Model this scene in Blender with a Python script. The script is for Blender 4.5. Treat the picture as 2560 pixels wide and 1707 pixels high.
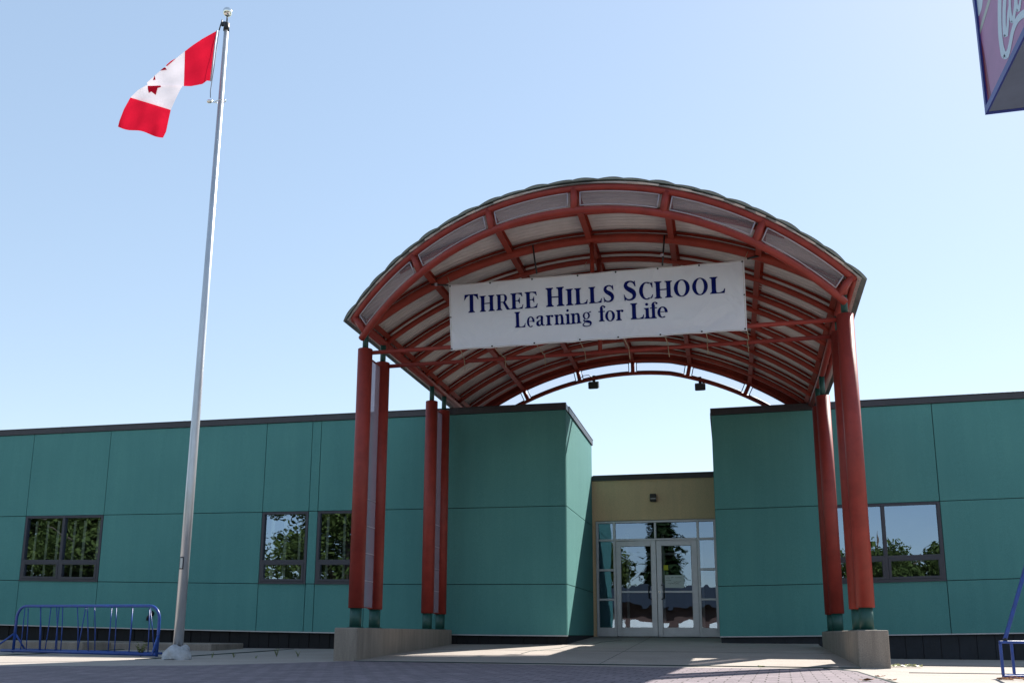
import bpy, bmesh, math, random
from mathutils import Vector, Matrix
random.seed(7)
S = bpy.context.scene
for o in list(bpy.data.objects): bpy.data.objects.remove(o)

# ------------------------------------------------------------------ camera
CAM = Vector((3.40895, -18.0, 0.51976))
RT = Vector((0.97077114, 0.23992941, 0.00610577)); UP = Vector((0.04121439, -0.19171046, 0.98058578)); FW = Vector((-0.23644191, 0.95167273, 0.19599553))
FPX, PX, PY = 2284.43, 1249.768, 1127.903
cd = bpy.data.cameras.new('camera'); cam = bpy.data.objects.new('camera', cd); S.collection.objects.link(cam)
cam.matrix_world = Matrix(((RT.x, UP.x, -FW.x, CAM.x), (RT.y, UP.y, -FW.y, CAM.y), (RT.z, UP.z, -FW.z, CAM.z), (0, 0, 0, 1)))
cd.sensor_width = 36; cd.lens = FPX / 2560 * 36
cd.shift_x = (1280 - PX) / 2560; cd.shift_y = (PY - 853.5) / 2560
cd.clip_start = 0.1; cd.clip_end = 2000
S.camera = cam

# ------------------------------------------------------------------ sky, sun, exposure
SUN = Vector((0.524, 0.93, 1.0)).normalized()
el = math.asin(SUN.z); az = math.atan2(SUN.x, SUN.y)
W = bpy.data.worlds.new('World'); S.world = W; W.use_nodes = True
nt = W.node_tree; nt.nodes.clear()
sky = nt.nodes.new('ShaderNodeTexSky'); sky.sky_type = 'NISHITA'; sky.sun_disc = False
sky.sun_elevation = el; sky.sun_rotation = az; sky.altitude = 300; sky.air_density = 1.0; sky.dust_density = 0.22; sky.ozone_density = 1.3
bg = nt.nodes.new('ShaderNodeBackground'); bg.inputs[1].default_value = 0.10
out = nt.nodes.new('ShaderNodeOutputWorld')
gm = nt.nodes.new('ShaderNodeGamma'); gm.inputs[1].default_value = 0.50
hs = nt.nodes.new('ShaderNodeHueSaturation'); hs.inputs['Saturation'].default_value = 1.22; hs.inputs['Value'].default_value = 2.02
nt.links.new(sky.outputs[0], gm.inputs[0]); nt.links.new(gm.outputs[0], hs.inputs['Color']); nt.links.new(hs.outputs[0], bg.inputs[0]); nt.links.new(bg.outputs[0], out.inputs[0])
sl = bpy.data.lights.new('sun', 'SUN'); sl.energy = 5.0; sl.angle = math.radians(0.5); sl.color = (1.0, 0.95, 0.88)
so = bpy.data.objects.new('sun', sl); S.collection.objects.link(so)
so.rotation_euler = SUN.to_track_quat('Z', 'Y').to_euler(); so.location = (20, 30, 40)
S.view_settings.view_transform = 'Standard'; S.view_settings.look = 'None'; S.view_settings.gamma = 1.0
S.view_settings.use_curve_mapping = False
S.view_settings.exposure = 1.15
S.cycles.max_bounces = 8; S.cycles.transparent_max_bounces = 12

# ------------------------------------------------------------------ helpers
def at(u, v, y):
    d = FW + (u - PX) / FPX * RT - (v - PY) / FPX * UP
    return CAM + d * ((y - CAM.y) / d.y)
def atx(u, v, x):
    d = FW + (u - PX) / FPX * RT - (v - PY) / FPX * UP
    return CAM + d * ((x - CAM.x) / d.x)
def atz(u, v, z):
    d = FW + (u - PX) / FPX * RT - (v - PY) / FPX * UP
    return CAM + d * ((z - CAM.z) / d.z)

def mat(name, col, rough=0.6, metal=0.0, var=0.0, vscale=3.0, bump=0.0, bscale=60.0, spec=0.5, col2=None, stretch=None):
    m = bpy.data.materials.new(name); m.use_nodes = True; n = m.node_tree; b = n.nodes['Principled BSDF']
    b.inputs['Base Color'].default_value = (*col, 1); b.inputs['Roughness'].default_value = rough
    b.inputs['Metallic'].default_value = metal; b.inputs['Specular IOR Level'].default_value = spec
    tc = n.nodes.new('ShaderNodeTexCoord'); mp = n.nodes.new('ShaderNodeMapping'); n.links.new(tc.outputs['Object'], mp.inputs[0])
    if stretch: mp.inputs['Scale'].default_value = stretch
    if var or col2:
        t = n.nodes.new('ShaderNodeTexNoise'); t.inputs['Scale'].default_value = vscale; t.inputs['Detail'].default_value = 8; t.inputs['Roughness'].default_value = 0.65
        n.links.new(mp.outputs[0], t.inputs['Vector'])
        r = n.nodes.new('ShaderNodeValToRGB'); r.color_ramp.elements[0].position = 0.3; r.color_ramp.elements[1].position = 0.7
        c2 = col2 if col2 else [c * (1 - var) for c in col]
        r.color_ramp.elements[0].color = (*c2, 1); r.color_ramp.elements[1].color = (*[min(1, c * (1 + var * 0.6)) for c in col], 1)
        n.links.new(t.outputs[0], r.inputs[0]); n.links.new(r.outputs[0], b.inputs['Base Color'])
    if bump:
        t2 = n.nodes.new('ShaderNodeTexNoise'); t2.inputs['Scale'].default_value = bscale; t2.inputs['Detail'].default_value = 5
        n.links.new(mp.outputs[0], t2.inputs['Vector'])
        bp = n.nodes.new('ShaderNodeBump'); bp.inputs['Strength'].default_value = bump; bp.inputs['Distance'].default_value = 0.01
        n.links.new(t2.outputs[0], bp.inputs['Height']); n.links.new(bp.outputs[0], b.inputs['Normal'])
    return m

class MB:
    def __init__(s): s.v = []; s.f = []; s.m = []; s.mi = 0; s.sm = False; s.smf = []
    def add(s, vs, fs):
        b = len(s.v); s.v += [Vector(p) for p in vs]; s.f += [[i + b for i in f] for f in fs]; s.m += [s.mi] * len(fs); s.smf += [s.sm] * len(fs); return s
    def box(s, a, b, fn=None):
        x0, y0, z0 = a; x1, y1, z1 = b
        vs = [(x0, y0, z0), (x1, y0, z0), (x1, y1, z0), (x0, y1, z0), (x0, y0, z1), (x1, y0, z1), (x1, y1, z1), (x0, y1, z1)]
        if fn: vs = [fn(*p) for p in vs]
        return s.add(vs, [(3, 2, 1, 0), (4, 5, 6, 7), (0, 1, 5, 4), (1, 2, 6, 5), (2, 3, 7, 6), (3, 0, 4, 7)])
    def tube(s, pts, r, n=10, cap=True):
        pts = [Vector(p) for p in pts]; rs = r if isinstance(r, (list, tuple)) else [r] * len(pts)
        vs = []; fs = []; prev = None
        for i, p in enumerate(pts):
            t = (pts[min(i + 1, len(pts) - 1)] - pts[max(i - 1, 0)]).normalized()
            if prev is None:
                a = Vector((0, 0, 1)) if abs(t.z) < 0.9 else Vector((1, 0, 0)); x = t.cross(a).normalized()
            else: x = (prev - t * prev.dot(t)).normalized()
            prev = x; y = t.cross(x)
            for k in range(n):
                an = 2 * math.pi * k / n; vs.append(p + (x * math.cos(an) + y * math.sin(an)) * rs[i])
        for i in range(len(pts) - 1):
            for k in range(n):
                k2 = (k + 1) % n; fs.append((i * n + k, i * n + k2, (i + 1) * n + k2, (i + 1) * n + k))
        o = s.sm; s.sm = True; s.add(vs, fs); s.sm = o
        if cap: s.add([vs[k] for k in range(n)], [tuple(reversed(range(n)))]); s.add([vs[-n + k] for k in range(n)], [tuple(range(n))])
        return s
    def bar(s, a, b, w, h, up=(0, 0, 1)):
        a = Vector(a); b = Vector(b); t = (b - a).normalized(); x = t.cross(Vector(up)).normalized(); y = x.cross(t)
        vs = [p + x * (w / 2 * i) + y * (h / 2 * j) for p in (a, b) for i, j in ((-1, -1), (1, -1), (1, 1), (-1, 1))]
        return s.add(vs, [(0, 1, 2, 3), (7, 6, 5, 4), (0, 4, 5, 1), (1, 5, 6, 2), (2, 6, 7, 3), (3, 7, 4, 0)])
    def grid(s, rows):
        n = len(rows[0]); vs = [p for r in rows for p in r]
        return s.add(vs, [(i * n + j, i * n + j + 1, (i + 1) * n + j + 1, (i + 1) * n + j) for i in range(len(rows) - 1) for j in range(n - 1)])
    def sphere(s, c, r, nu=20, nv=12, sq=(1, 1, 1)):
        c = Vector(c); rows = []
        for i in range(nv + 1):
            ph = math.pi * i / nv
            rows.append([c + Vector((math.cos(2 * math.pi * j / nu) * math.sin(ph) * r * sq[0], math.sin(2 * math.pi * j / nu) * math.sin(ph) * r * sq[1], -math.cos(ph) * r * sq[2])) for j in range(nu + 1)])
        o = s.sm; s.sm = True; s.grid(rows); s.sm = o; return s
    def build(s, name, mats, parent=None, bevel=0):
        org = ORG.get(parent, Vector((0, 0, 0)))
        me = bpy.data.meshes.new(name); me.from_pydata([p - org for p in s.v], [], s.f)
        for mm in (mats if isinstance(mats, (list, tuple)) else [mats]): me.materials.append(mm)
        for i, p in enumerate(me.polygons): p.material_index = s.m[i]; p.use_smooth = s.smf[i]
        bm = bmesh.new(); bm.from_mesh(me); bmesh.ops.remove_doubles(bm, verts=bm.verts, dist=1e-5); bm.to_mesh(me); bm.free()
        me.update()
        o = bpy.data.objects.new(name, me); S.collection.objects.link(o)
        if parent is not None: o.parent = parent; ORG[o] = org
        if bevel:
            md = o.modifiers.new('bevel', 'BEVEL'); md.width = bevel; md.segments = 2; md.limit_method = 'ANGLE'; md.angle_limit = math.radians(40)
        return o
ORG = {}
def tag(o, label=None, cat=None, group=None, kind=None):
    for k, v in (('label', label), ('category', cat), ('group', group), ('kind', kind)):
        if v: o[k] = v
    return o
def thing(name, loc, label, cat, group=None):
    o = bpy.data.objects.new(name, None); S.collection.objects.link(o); o.location = loc; ORG[o] = Vector(loc); o.empty_display_size = 0.2
    return tag(o, label, cat, group)

# ------------------------------------------------------------------ materials
M = {}
M['teal'] = mat('teal_stucco', (0.062, 0.200, 0.182), 0.85, var=0.10, vscale=1.3, bump=0.5, bscale=220, spec=0.2)
def stucco(name, c, streak=0.055):
    m = mat(name, c, 0.85, bump=0.55, bscale=220, spec=0.2); n = m.node_tree; b = n.nodes['Principled BSDF']; tc = n.nodes['Texture Coordinate']
    mp = n.nodes.new('ShaderNodeMapping'); mp.inputs['Scale'].default_value = (3.0, 3.0, 0.22); n.links.new(tc.outputs['Object'], mp.inputs[0])
    a = n.nodes.new('ShaderNodeTexNoise'); a.inputs['Scale'].default_value = 1.6; a.inputs['Detail'].default_value = 9; a.inputs['Roughness'].default_value = .7; n.links.new(mp.outputs[0], a.inputs[0])
    d = n.nodes.new('ShaderNodeTexNoise'); d.inputs['Scale'].default_value = .55; d.inputs['Detail'].default_value = 7; n.links.new(tc.outputs['Object'], d.inputs[0])
    g_ = n.nodes.new('ShaderNodeTexNoise'); g_.inputs['Scale'].default_value = 90; g_.inputs['Detail'].default_value = 3; n.links.new(tc.outputs['Object'], g_.inputs[0])
    col = None
    for t, lo, w in ((a, 1 - streak, .35), (d, 1 - streak * 1.1, .3), (g_, .86, .3)):
        r = n.nodes.new('ShaderNodeValToRGB'); r.color_ramp.elements[0].position = .5 - w / 2; r.color_ramp.elements[1].position = .5 + w / 2
        r.color_ramp.elements[0].color = (lo, lo * 1.01, lo * 1.02, 1); r.color_ramp.elements[1].color = (1.06, 1.04, 1.03, 1); n.links.new(t.outputs[0], r.inputs[0])
        mx = n.nodes.new('ShaderNodeMix'); mx.data_type = 'RGBA'; mx.blend_type = 'MULTIPLY'; mx.inputs[0].default_value = 1
        if col is None: mx.inputs[6].default_value = (*c, 1)
        else: n.links.new(col, mx.inputs[6])
        n.links.new(r.outputs[0], mx.inputs[7]); col = mx.outputs[2]
    n.links.new(col, b.inputs['Base Color']); return m
M['teal'] = stucco('teal_stucco', (0.092, 0.275, 0.262))
M['tealdark'] = mat('joint_dark', (0.02, 0.05, 0.048), 0.9)
M['tan'] = stucco('tan_stucco', (0.68, 0.51, 0.32), 0.06)
M['cap'] = mat('dark_flashing', (0.035, 0.032, 0.038), 0.38, var=0.2, vscale=4)
M['skirt'] = mat('dark_skirt', (0.012, 0.016, 0.024), 0.7, var=0.3, vscale=5, bump=0.3, bscale=30)
M['skirtblack'] = mat('black_skirt', (0.004, 0.004, 0.006), 0.8, var=0.3)
M['alum'] = mat('aluminium_frame', (0.42, 0.43, 0.46), 0.42, metal=0.55, var=0.1, vscale=6)
M['wframe'] = mat('dark_window_frame', (0.035, 0.036, 0.05), 0.45, var=0.15)
M['red'] = mat('red_paint', (0.265, 0.034, 0.024), 0.5, spec=0.35, var=0.22, vscale=5, bump=0.05, bscale=40)
M['redarch'] = mat('red_arch_paint', (0.27, 0.034, 0.018), 0.5, spec=0.35, var=0.22, vscale=5)
M['green'] = mat('green_pipe', (0.012, 0.072, 0.060), 0.5, var=0.15)
M['roof'] = mat('galvanised_roof', (0.62, 0.56, 0.53), 0.45, metal=0.25, var=0.12, vscale=3)
M['roofg'] = mat('grey_roof', (0.20, 0.24, 0.23), 0.5, var=0.3, vscale=5)
M['black'] = mat('black_plastic', (0.012, 0.012, 0.013), 0.5, var=0.2)
M['blue'] = mat('blue_paint', (0.012, 0.055, 0.27), 0.35, var=0.3, vscale=14, bump=0.08, bscale=50)
M['white'] = mat('white_trim', (0.42, 0.38, 0.42), 0.5, var=0.08)
M['pole'] = mat('pole_metal', (0.55, 0.57, 0.60), 0.36, metal=0.7, var=0.18, vscale=9, stretch=(1, 1, 0.2))
M['chrome'] = mat('ball_metal', (0.85, 0.83, 0.78), 0.12, metal=1.0, var=0.05)
M['letters'] = mat('navy_lettering', (0.003, 0.008, 0.10), 0.9, spec=0.1, var=0.12, vscale=8)
M['rope'] = mat('rope', (0.40, 0.32, 0.22), 0.9, var=0.2, vscale=40)
M['leaf'] = mat('dead_leaf', (0.30, 0.13, 0.05), 0.8, var=0.3)
M['leafg'] = mat('green_leaf', (0.16, 0.20, 0.04), 0.7, var=0.3)
M['paper'] = mat('paper', (0.62, 0.66, 0.66), 0.8, var=0.05)
M['whitewall'] = mat('white_panel', (0.8, 0.78, 0.72), 0.6, var=0.1)
M['bark'] = mat('bark', (0.10, 0.07, 0.05), 0.95, var=0.4, vscale=12, bump=0.8, bscale=20)
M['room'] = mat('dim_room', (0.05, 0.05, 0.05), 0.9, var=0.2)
M['brick'] = mat('brown_brick', (0.085, 0.045, 0.035), 0.9, var=0.25, vscale=6)
M['road'] = mat('asphalt', (0.06, 0.06, 0.065), 0.9, var=0.25, vscale=3, bump=0.5, bscale=90)
M['grass'] = mat('grass_ground', (0.06, 0.10, 0.03), 0.95, var=0.4, vscale=2, bump=0.6, bscale=30)

def concrete(name, c1, c2, cracks=0.0, streak=False):
    m = bpy.data.materials.new(name); m.use_nodes = True; n = m.node_tree; b = n.nodes['Principled BSDF']; b.inputs['Roughness'].default_value = 0.9; b.inputs['Specular IOR Level'].default_value = 0.25
    tc = n.nodes.new('ShaderNodeTexCoord'); mp = n.nodes.new('ShaderNodeMapping'); n.links.new(tc.outputs['Object'], mp.inputs[0])
    if streak: mp.inputs['Scale'].default_value = (6, 6, 0.8)
    a = n.nodes.new('ShaderNodeTexNoise'); a.inputs['Scale'].default_value = 1.1; a.inputs['Detail'].default_value = 10; a.inputs['Roughness'].default_value = 0.7; n.links.new(mp.outputs[0], a.inputs[0])
    r = n.nodes.new('ShaderNodeValToRGB'); r.color_ramp.elements[0].position = 0.32; r.color_ramp.elements[1].position = 0.68; r.color_ramp.elements[0].color = (*c2, 1); r.color_ramp.elements[1].color = (*c1, 1)
    n.links.new(a.outputs[0], r.inputs[0])
    f = n.nodes.new('ShaderNodeTexNoise'); f.inputs['Scale'].default_value = 75; f.inputs['Detail'].default_value = 4; n.links.new(tc.outputs['Object'], f.inputs[0])
    mx = n.nodes.new('ShaderNodeMix'); mx.data_type = 'RGBA'; mx.blend_type = 'OVERLAY'; mx.inputs[0].default_value = 0.5
    n.links.new(r.outputs[0], mx.inputs[6]); n.links.new(f.outputs[0], mx.inputs[7]); last = mx.outputs[2]
    bh = f.outputs[0]
    if cracks:
        # spots and stains of old gum and dirt
        v = n.nodes.new('ShaderNodeTexVoronoi'); v.inputs['Scale'].default_value = 3.2; n.links.new(tc.outputs['Object'], v.inputs[0])
        r2 = n.nodes.new('ShaderNodeValToRGB'); r2.color_ramp.elements[0].position = 0.03; r2.color_ramp.elements[1].position = 0.09
        r2.color_ramp.elements[0].color = (0.45, 0.42, 0.4, 1); r2.color_ramp.elements[1].color = (1, 1, 1, 1)
        n.links.new(v.outputs[0], r2.inputs[0])
        m2 = n.nodes.new('ShaderNodeMix'); m2.data_type = 'RGBA'; m2.blend_type = 'MULTIPLY'; m2.inputs[0].default_value = cracks
        n.links.new(last, m2.inputs[6]); n.links.new(r2.outputs[0], m2.inputs[7]); last = m2.outputs[2]
    n.links.new(last, b.inputs['Base Color'])
    bp = n.nodes.new('ShaderNodeBump'); bp.inputs['Strength'].default_value = 0.5; bp.inputs['Distance'].default_value = 0.006; n.links.new(bh, bp.inputs['Height']); n.links.new(bp.outputs[0], b.inputs['Normal'])
    return m
M['conc'] = concrete('pavement_concrete', (0.385, 0.34, 0.30), (0.30, 0.265, 0.235), 0.6)
M['plinth'] = concrete('plinth_concrete', (0.30, 0.26, 0.22), (0.20, 0.17, 0.145), 0.0, True)

def paver_mat():
    m = bpy.data.materials.new('pavers'); m.use_nodes = True; n = m.node_tree; b = n.nodes['Principled BSDF']; b.inputs['Roughness'].default_value = 0.9; b.inputs['Specular IOR Level'].default_value = 0.25
    tc = n.nodes.new('ShaderNodeTexCoord'); mp = n.nodes.new('ShaderNodeMapping'); mp.inputs['Rotation'].default_value = (0, 0, math.radians(3)); n.links.new(tc.outputs['Object'], mp.inputs[0])
    br = n.nodes.new('ShaderNodeTexBrick'); br.inputs['Scale'].default_value = 1.0; br.inputs['Mortar Size'].default_value = 0.006; br.inputs['Brick Width'].default_value = 0.22; br.inputs['Row Height'].default_value = 0.22; br.offset = 0.5
    br.inputs['Color1'].default_value = (0.225, 0.185, 0.20, 1); br.inputs['Color2'].default_value = (0.175, 0.145, 0.16, 1); br.inputs['Mortar'].default_value = (0.04, 0.034, 0.032, 1); br.inputs['Bias'].default_value = 0.1
    n.links.new(mp.outputs[0], br.inputs[0])
    f = n.nodes.new('ShaderNodeTexNoise'); f.inputs['Scale'].default_value = 9; f.inputs['Detail'].default_value = 10; f.inputs['Roughness'].default_value = 0.75; n.links.new(tc.outputs['Object'], f.inputs[0])
    mx = n.nodes.new('ShaderNodeMix'); mx.data_type = 'RGBA'; mx.blend_type = 'OVERLAY'; mx.inputs[0].default_value = 0.75
    n.links.new(br.outputs[0], mx.inputs[6]); n.links.new(f.outputs[0], mx.inputs[7]); n.links.new(mx.outputs[2], b.inputs['Base Color'])
    bp = n.nodes.new('ShaderNodeBump'); bp.inputs['Strength'].default_value = 0.7; bp.inputs['Distance'].default_value = 0.008; bp.invert = True
    n.links.new(br.outputs['Fac'], bp.inputs['Height']); n.links.new(bp.outputs[0], b.inputs['Normal'])
    return m
M['paver'] = paver_mat()

def glass_mat(name, refl=0.45, tint=(0.5, 0.55, 0.55), wav=0.012, rough=0.0):
    m = bpy.data.materials.new(name); m.use_nodes = True; n = m.node_tree; n.nodes.remove(n.nodes['Principled BSDF']); o = n.nodes['Material Output']
    g = n.nodes.new('ShaderNodeBsdfGlossy'); g.inputs['Roughness'].default_value = rough; g.inputs['Color'].default_value = (0.58, 0.76, 1.0, 1)
    t = n.nodes.new('ShaderNodeBsdfTransparent'); t.inputs[0].default_value = (*tint, 1)
    fr = n.nodes.new('ShaderNodeFresnel'); fr.inputs[0].default_value = 1.5
    ma = n.nodes.new('ShaderNodeMath'); ma.operation = 'ADD'; ma.use_clamp = True; ma.inputs[1].default_value = refl; n.links.new(fr.outputs[0], ma.inputs[0])
    mx = n.nodes.new('ShaderNodeMixShader'); n.links.new(ma.outputs[0], mx.inputs[0]); n.links.new(t.outputs[0], mx.inputs[1]); n.links.new(g.outputs[0], mx.inputs[2]); n.links.new(mx.outputs[0], o.inputs[0])
    tc = n.nodes.new('ShaderNodeTexCoord'); nz = n.nodes.new('ShaderNodeTexNoise'); nz.inputs['Scale'].default_value = 1.6; nz.inputs['Detail'].default_value = 2; n.links.new(tc.outputs['Object'], nz.inputs[0])
    bp = n.nodes.new('ShaderNodeBump'); bp.inputs['Strength'].default_value = 1.0; bp.inputs['Distance'].default_value = wav; n.links.new(nz.outputs[0], bp.inputs['Height']); n.links.new(bp.outputs[0], g.inputs['Normal'])
    return m
M['glass'] = glass_mat('window_glass', 0.30, (0.55, 0.6, 0.58), 0.0015)
M['dglass'] = glass_mat('door_glass', 0.22, (0.6, 0.65, 0.65), 0.0028)

def thin_mat(name, col, transp, transl, scale=(60, 60, 60), wire=True):
    m = bpy.data.materials.new(name); m.use_nodes = True; n = m.node_tree; n.nodes.remove(n.nodes['Principled BSDF']); o = n.nodes['Material Output']
    d = n.nodes.new('ShaderNodeBsdfDiffuse'); d.inputs[0].default_value = (*col, 1); tl = n.nodes.new('ShaderNodeBsdfTranslucent'); tl.inputs[0].default_value = (*col, 1)
    m1 = n.nodes.new('ShaderNodeMixShader'); m1.inputs[0].default_value = transl; n.links.new(d.outputs[0], m1.inputs[1]); n.links.new(tl.outputs[0], m1.inputs[2])
    last = m1.outputs[0]
    tc = n.nodes.new('ShaderNodeTexCoord'); nz = n.nodes.new('ShaderNodeTexNoise'); nz.inputs['Scale'].default_value = 8; nz.inputs['Detail'].default_value = 6
    n.links.new(tc.outputs['Object'], nz.inputs[0])
    r = n.nodes.new('ShaderNodeValToRGB'); r.color_ramp.elements[0].color = (*[c * 0.86 for c in col], 1); r.color_ramp.elements[1].color = (*col, 1); n.links.new(nz.outputs[0], r.inputs[0])
    n.links.new(r.outputs[0], d.inputs[0]); n.links.new(r.outputs[0], tl.inputs[0])
    if transp:
        t = n.nodes.new('ShaderNodeBsdfTransparent'); t.inputs[0].default_value = (0.9, 0.88, 0.92, 1); m2 = n.nodes.new('ShaderNodeMixShader'); m2.inputs[0].default_value = transp
        n.links.new(last, m2.inputs[1]); n.links.new(t.outputs[0], m2.inputs[2]); last = m2.outputs[0]
    n.links.new(last, o.inputs[0]); return m
M['pane'] = thin_mat('wired_glass', (0.45, 0.41, 0.44), 0.62, 0.5)
M['panel'] = thin_mat('frosted_panel', (0.42, 0.36, 0.42), 0.45, 0.5)
M['flagred'] = thin_mat('flag_red', (0.50, 0.009, 0.030), 0, 0.5)
M['flagwhite'] = thin_mat('flag_white', (0.66, 0.62, 0.68), 0, 0.42)
M['banner'] = thin_mat('banner_vinyl', (0.93, 0.94, 0.97), 0, 0.5)
def wrinkle(m, sc, dist, stretch):
    n = m.node_tree; tc = n.nodes['Texture Coordinate']; mp = n.nodes.new('ShaderNodeMapping'); mp.inputs['Scale'].default_value = stretch; mp.inputs['Rotation'].default_value = (0, .5, 0); n.links.new(tc.outputs['Object'], mp.inputs[0])
    t = n.nodes.new('ShaderNodeTexNoise'); t.inputs['Scale'].default_value = sc; t.inputs['Detail'].default_value = 3; t.inputs['Distortion'].default_value = 1.2; n.links.new(mp.outputs[0], t.inputs[0])
    bp = n.nodes.new('ShaderNodeBump'); bp.inputs['Strength'].default_value = .8; bp.inputs['Distance'].default_value = dist; n.links.new(t.outputs[0], bp.inputs['Height'])
    for nd in n.nodes:
        if nd.type in ('BSDF_DIFFUSE', 'BSDF_TRANSLUCENT'): n.links.new(bp.outputs[0], nd.inputs['Normal'])
wrinkle(M['banner'], 1.1, .10, (1.4, 1, 1.2))
for nd in M['banner'].node_tree.nodes:
    if nd.type == 'VALTORGB': nd.color_ramp.elements[0].color = (0.90, 0.91, 0.95, 1)
def leafmat(name, c, c2):
    m = thin_mat(name, c, 0, 0.35); n = m.node_tree
    for nd in n.nodes:
        if nd.type == 'VALTORGB': nd.color_ramp.elements[0].color = (*c2, 1); nd.color_ramp.elements[0].position = 0.35; nd.color_ramp.elements[1].position = 0.65
        if nd.type == 'TEX_NOISE': nd.inputs['Scale'].default_value = 1.4
    return m
M['foliage'] = leafmat('foliage', (0.115, 0.145, 0.04), (0.05, 0.07, 0.02))
M['spruce'] = leafmat('spruce_needles', (0.045, 0.075, 0.03), (0.02, 0.035, 0.015))

# ------------------------------------------------------------------ ground (structure)
GZ = 0.13
def prof(y):
    if y > -12.5: return GZ
    if y > -17: return GZ + (y + 12.5) / 4.5 * 1.25
    return GZ - 1.25
def gz(x, y):
    z = prof(y)
    if x < -1.9 and y > -4.5: z += (min(y, 0) + 4.5) * 0.022 * min(1, (-1.9 - x) / 2 + 0.6)
    return z
g = MB()
xs = [-400, -120, -60, -40] + [x * 2.0 for x in range(-15, 16)] + [40, 60, 120, 400]; ys = [-500, -200, -100, -70, -50, -40, -34, -33.9] + [y * 0.75 for y in range(-40, 4)] + [4, 30, 120, 500]
g.grid([[(x, y, gz(x, y) - 0.03) for x in xs] for y in ys])
tag(g.build('ground', M['grass']), kind='structure')
g = MB(); xs = [-40 + i * 1.0 for i in range(81)]; ys = [-16.9 + i * 0.5 for i in range(36)]
g.grid([[(x, y, gz(x, y)) for x in xs] for y in ys if y <= 0.6])
tag(g.build('pavement', M['conc']), kind='structure')
g = MB(); g.grid([[(x, y, GZ - 1.25 - 0.02) for x in (-200, -60, 0, 60, 200)] for y in (-33, -25, -17.0)])
tag(g.build('road', M['road']), kind='structure')
g = MB(); g.box((-200, -35.5, GZ - 1.25), (200, -33.2, GZ - 1.13))
tag(g.build('far_sidewalk', M['conc']), kind='structure')
# pavers
pv = [atz(0, 1664, GZ + .004), atz(250, 1663, GZ + .004), atz(500, 1662, GZ + .004), atz(884, 1651, GZ + .004), atz(1480, 1664, GZ + .004), atz(1640, 1667, GZ + .004), atz(2060, 1671, GZ + .004), atz(2143, 1677, GZ + .004), atz(2240, 1707, GZ + .004)]
top = [(p.x, p.y) for p in pv]; top = [(-30, top[0][1] - 4)] + top
g = MB()
vs = [(x, y, GZ + .004) for x, y in top] + [(top[-1][0], -12.4, GZ + .004), (-30, -14.4, GZ - .4)]
n = len(top); mid = [(x, -12.45, GZ + .004) for x, y in top]
g.add([(x, y, GZ + .004) for x, y in top] + mid, [(i, n + i, n + i + 1, i + 1) for i in range(n - 1)])
tag(g.build('pavers', M['paver']), kind='structure')
# border band of concrete beside the pavers, right
g = MB(); a = atz(2143, 1677, GZ + .008); b = atz(2240, 1707, GZ + .008)
g.tube([atz(2060, 1671, GZ), a - Vector((0, 0, .008)), b - Vector((0, 0, .008)), Vector((b.x - .1, -12.4, GZ))], 0.012, 6)
tag(g.build('paving_joint', M['tealdark']), kind='structure')
# ramp up to the doors
RX0, RX1 = -1.80, 4.97
def rz(y): return 0.138 + (0.475 - 0.138) * min(1, max(0, (y + 5.60) / 8.4))
g = MB(); ys = [-5.62 + i * 0.25 for i in range(35)]
rows = []
for y in ys:
    x0 = RX0 if y < -0.75 else 0.38; x1 = RX1 if y < 0.35 else 3.24
    rows.append([(x0 + (x1 - x0) * k / 10, y, rz(y)) for k in range(11)])
g.grid(rows)
tag(g.build('entrance_ramp', M['conc']), kind='structure')
g = MB()   # landing strips of the ramp in front of both walls, where it widens
for (x0, x1, y0, y1) in ((0.15, 0.385, -0.9, -0.62), (3.235, 5.0, 0.1, 0.50)): g.add([(x0, y0, rz(y0) - .003), (x1, y0, rz(y0) - .003), (x1, y1, rz(y1) - .003), (x0, y1, rz(y1) - .003)], [(0, 1, 2, 3)])
tag(g.build('ramp_edge', M['conc']), kind='structure')
# ramp joints
g = MB()
g.tube([(RX0 + .02, -5.62, GZ + .008), (RX1, -5.62, GZ + .008)], 0.006, 5)
g.tube([(1.7, -5.6, rz(-5.6)), (1.7, 2.7, rz(2.7))], 0.003, 5); g.tube([(RX0, -2.6, rz(-2.6)), (RX1, -2.6, rz(-2.6))], 0.003, 5)
# a crack wandering over the ramp
cp = [(1.25, 1.2), (0.95, 0.5), (0.9, -.2), (0.55, -1.1), (0.5, -1.9), (0.2, -2.9), (0.22, -3.6)]
g.tube([(x + random.uniform(-.03, .03), y, rz(y)) for x, y in cp], 0.006, 5)
g.tube([(5.3, -6.9, GZ), (12, -6.4, GZ)], 0.008, 5); g.tube([(5.6, -4.0, GZ), (12, -3.6, GZ)], 0.006, 5)
for x in (-14, -11, -8, -5): g.tube([(x, -1, gz(x, -1)), (x + .1, -6.2, GZ)], 0.008, 5)
tag(g.build('pavement_joint', M['tealdark']), kind='structure')
# raised concrete edging along the left wall
def LY(x): return 0.0217 * (x - 30.7)
def RY(x): return -0.0832 - 0.0184 * (x - 33.1)
g = MB()
g.box((-13.5, -3.0, 0.1), (-8.3, -1.1, 0.335)); g.box((-8.3, -2.2, 0.1), (-6.1, -1.0, 0.315))
tag(g.build('raised_kerb', M['plinth'], bevel=0.02), kind='structure')

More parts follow.
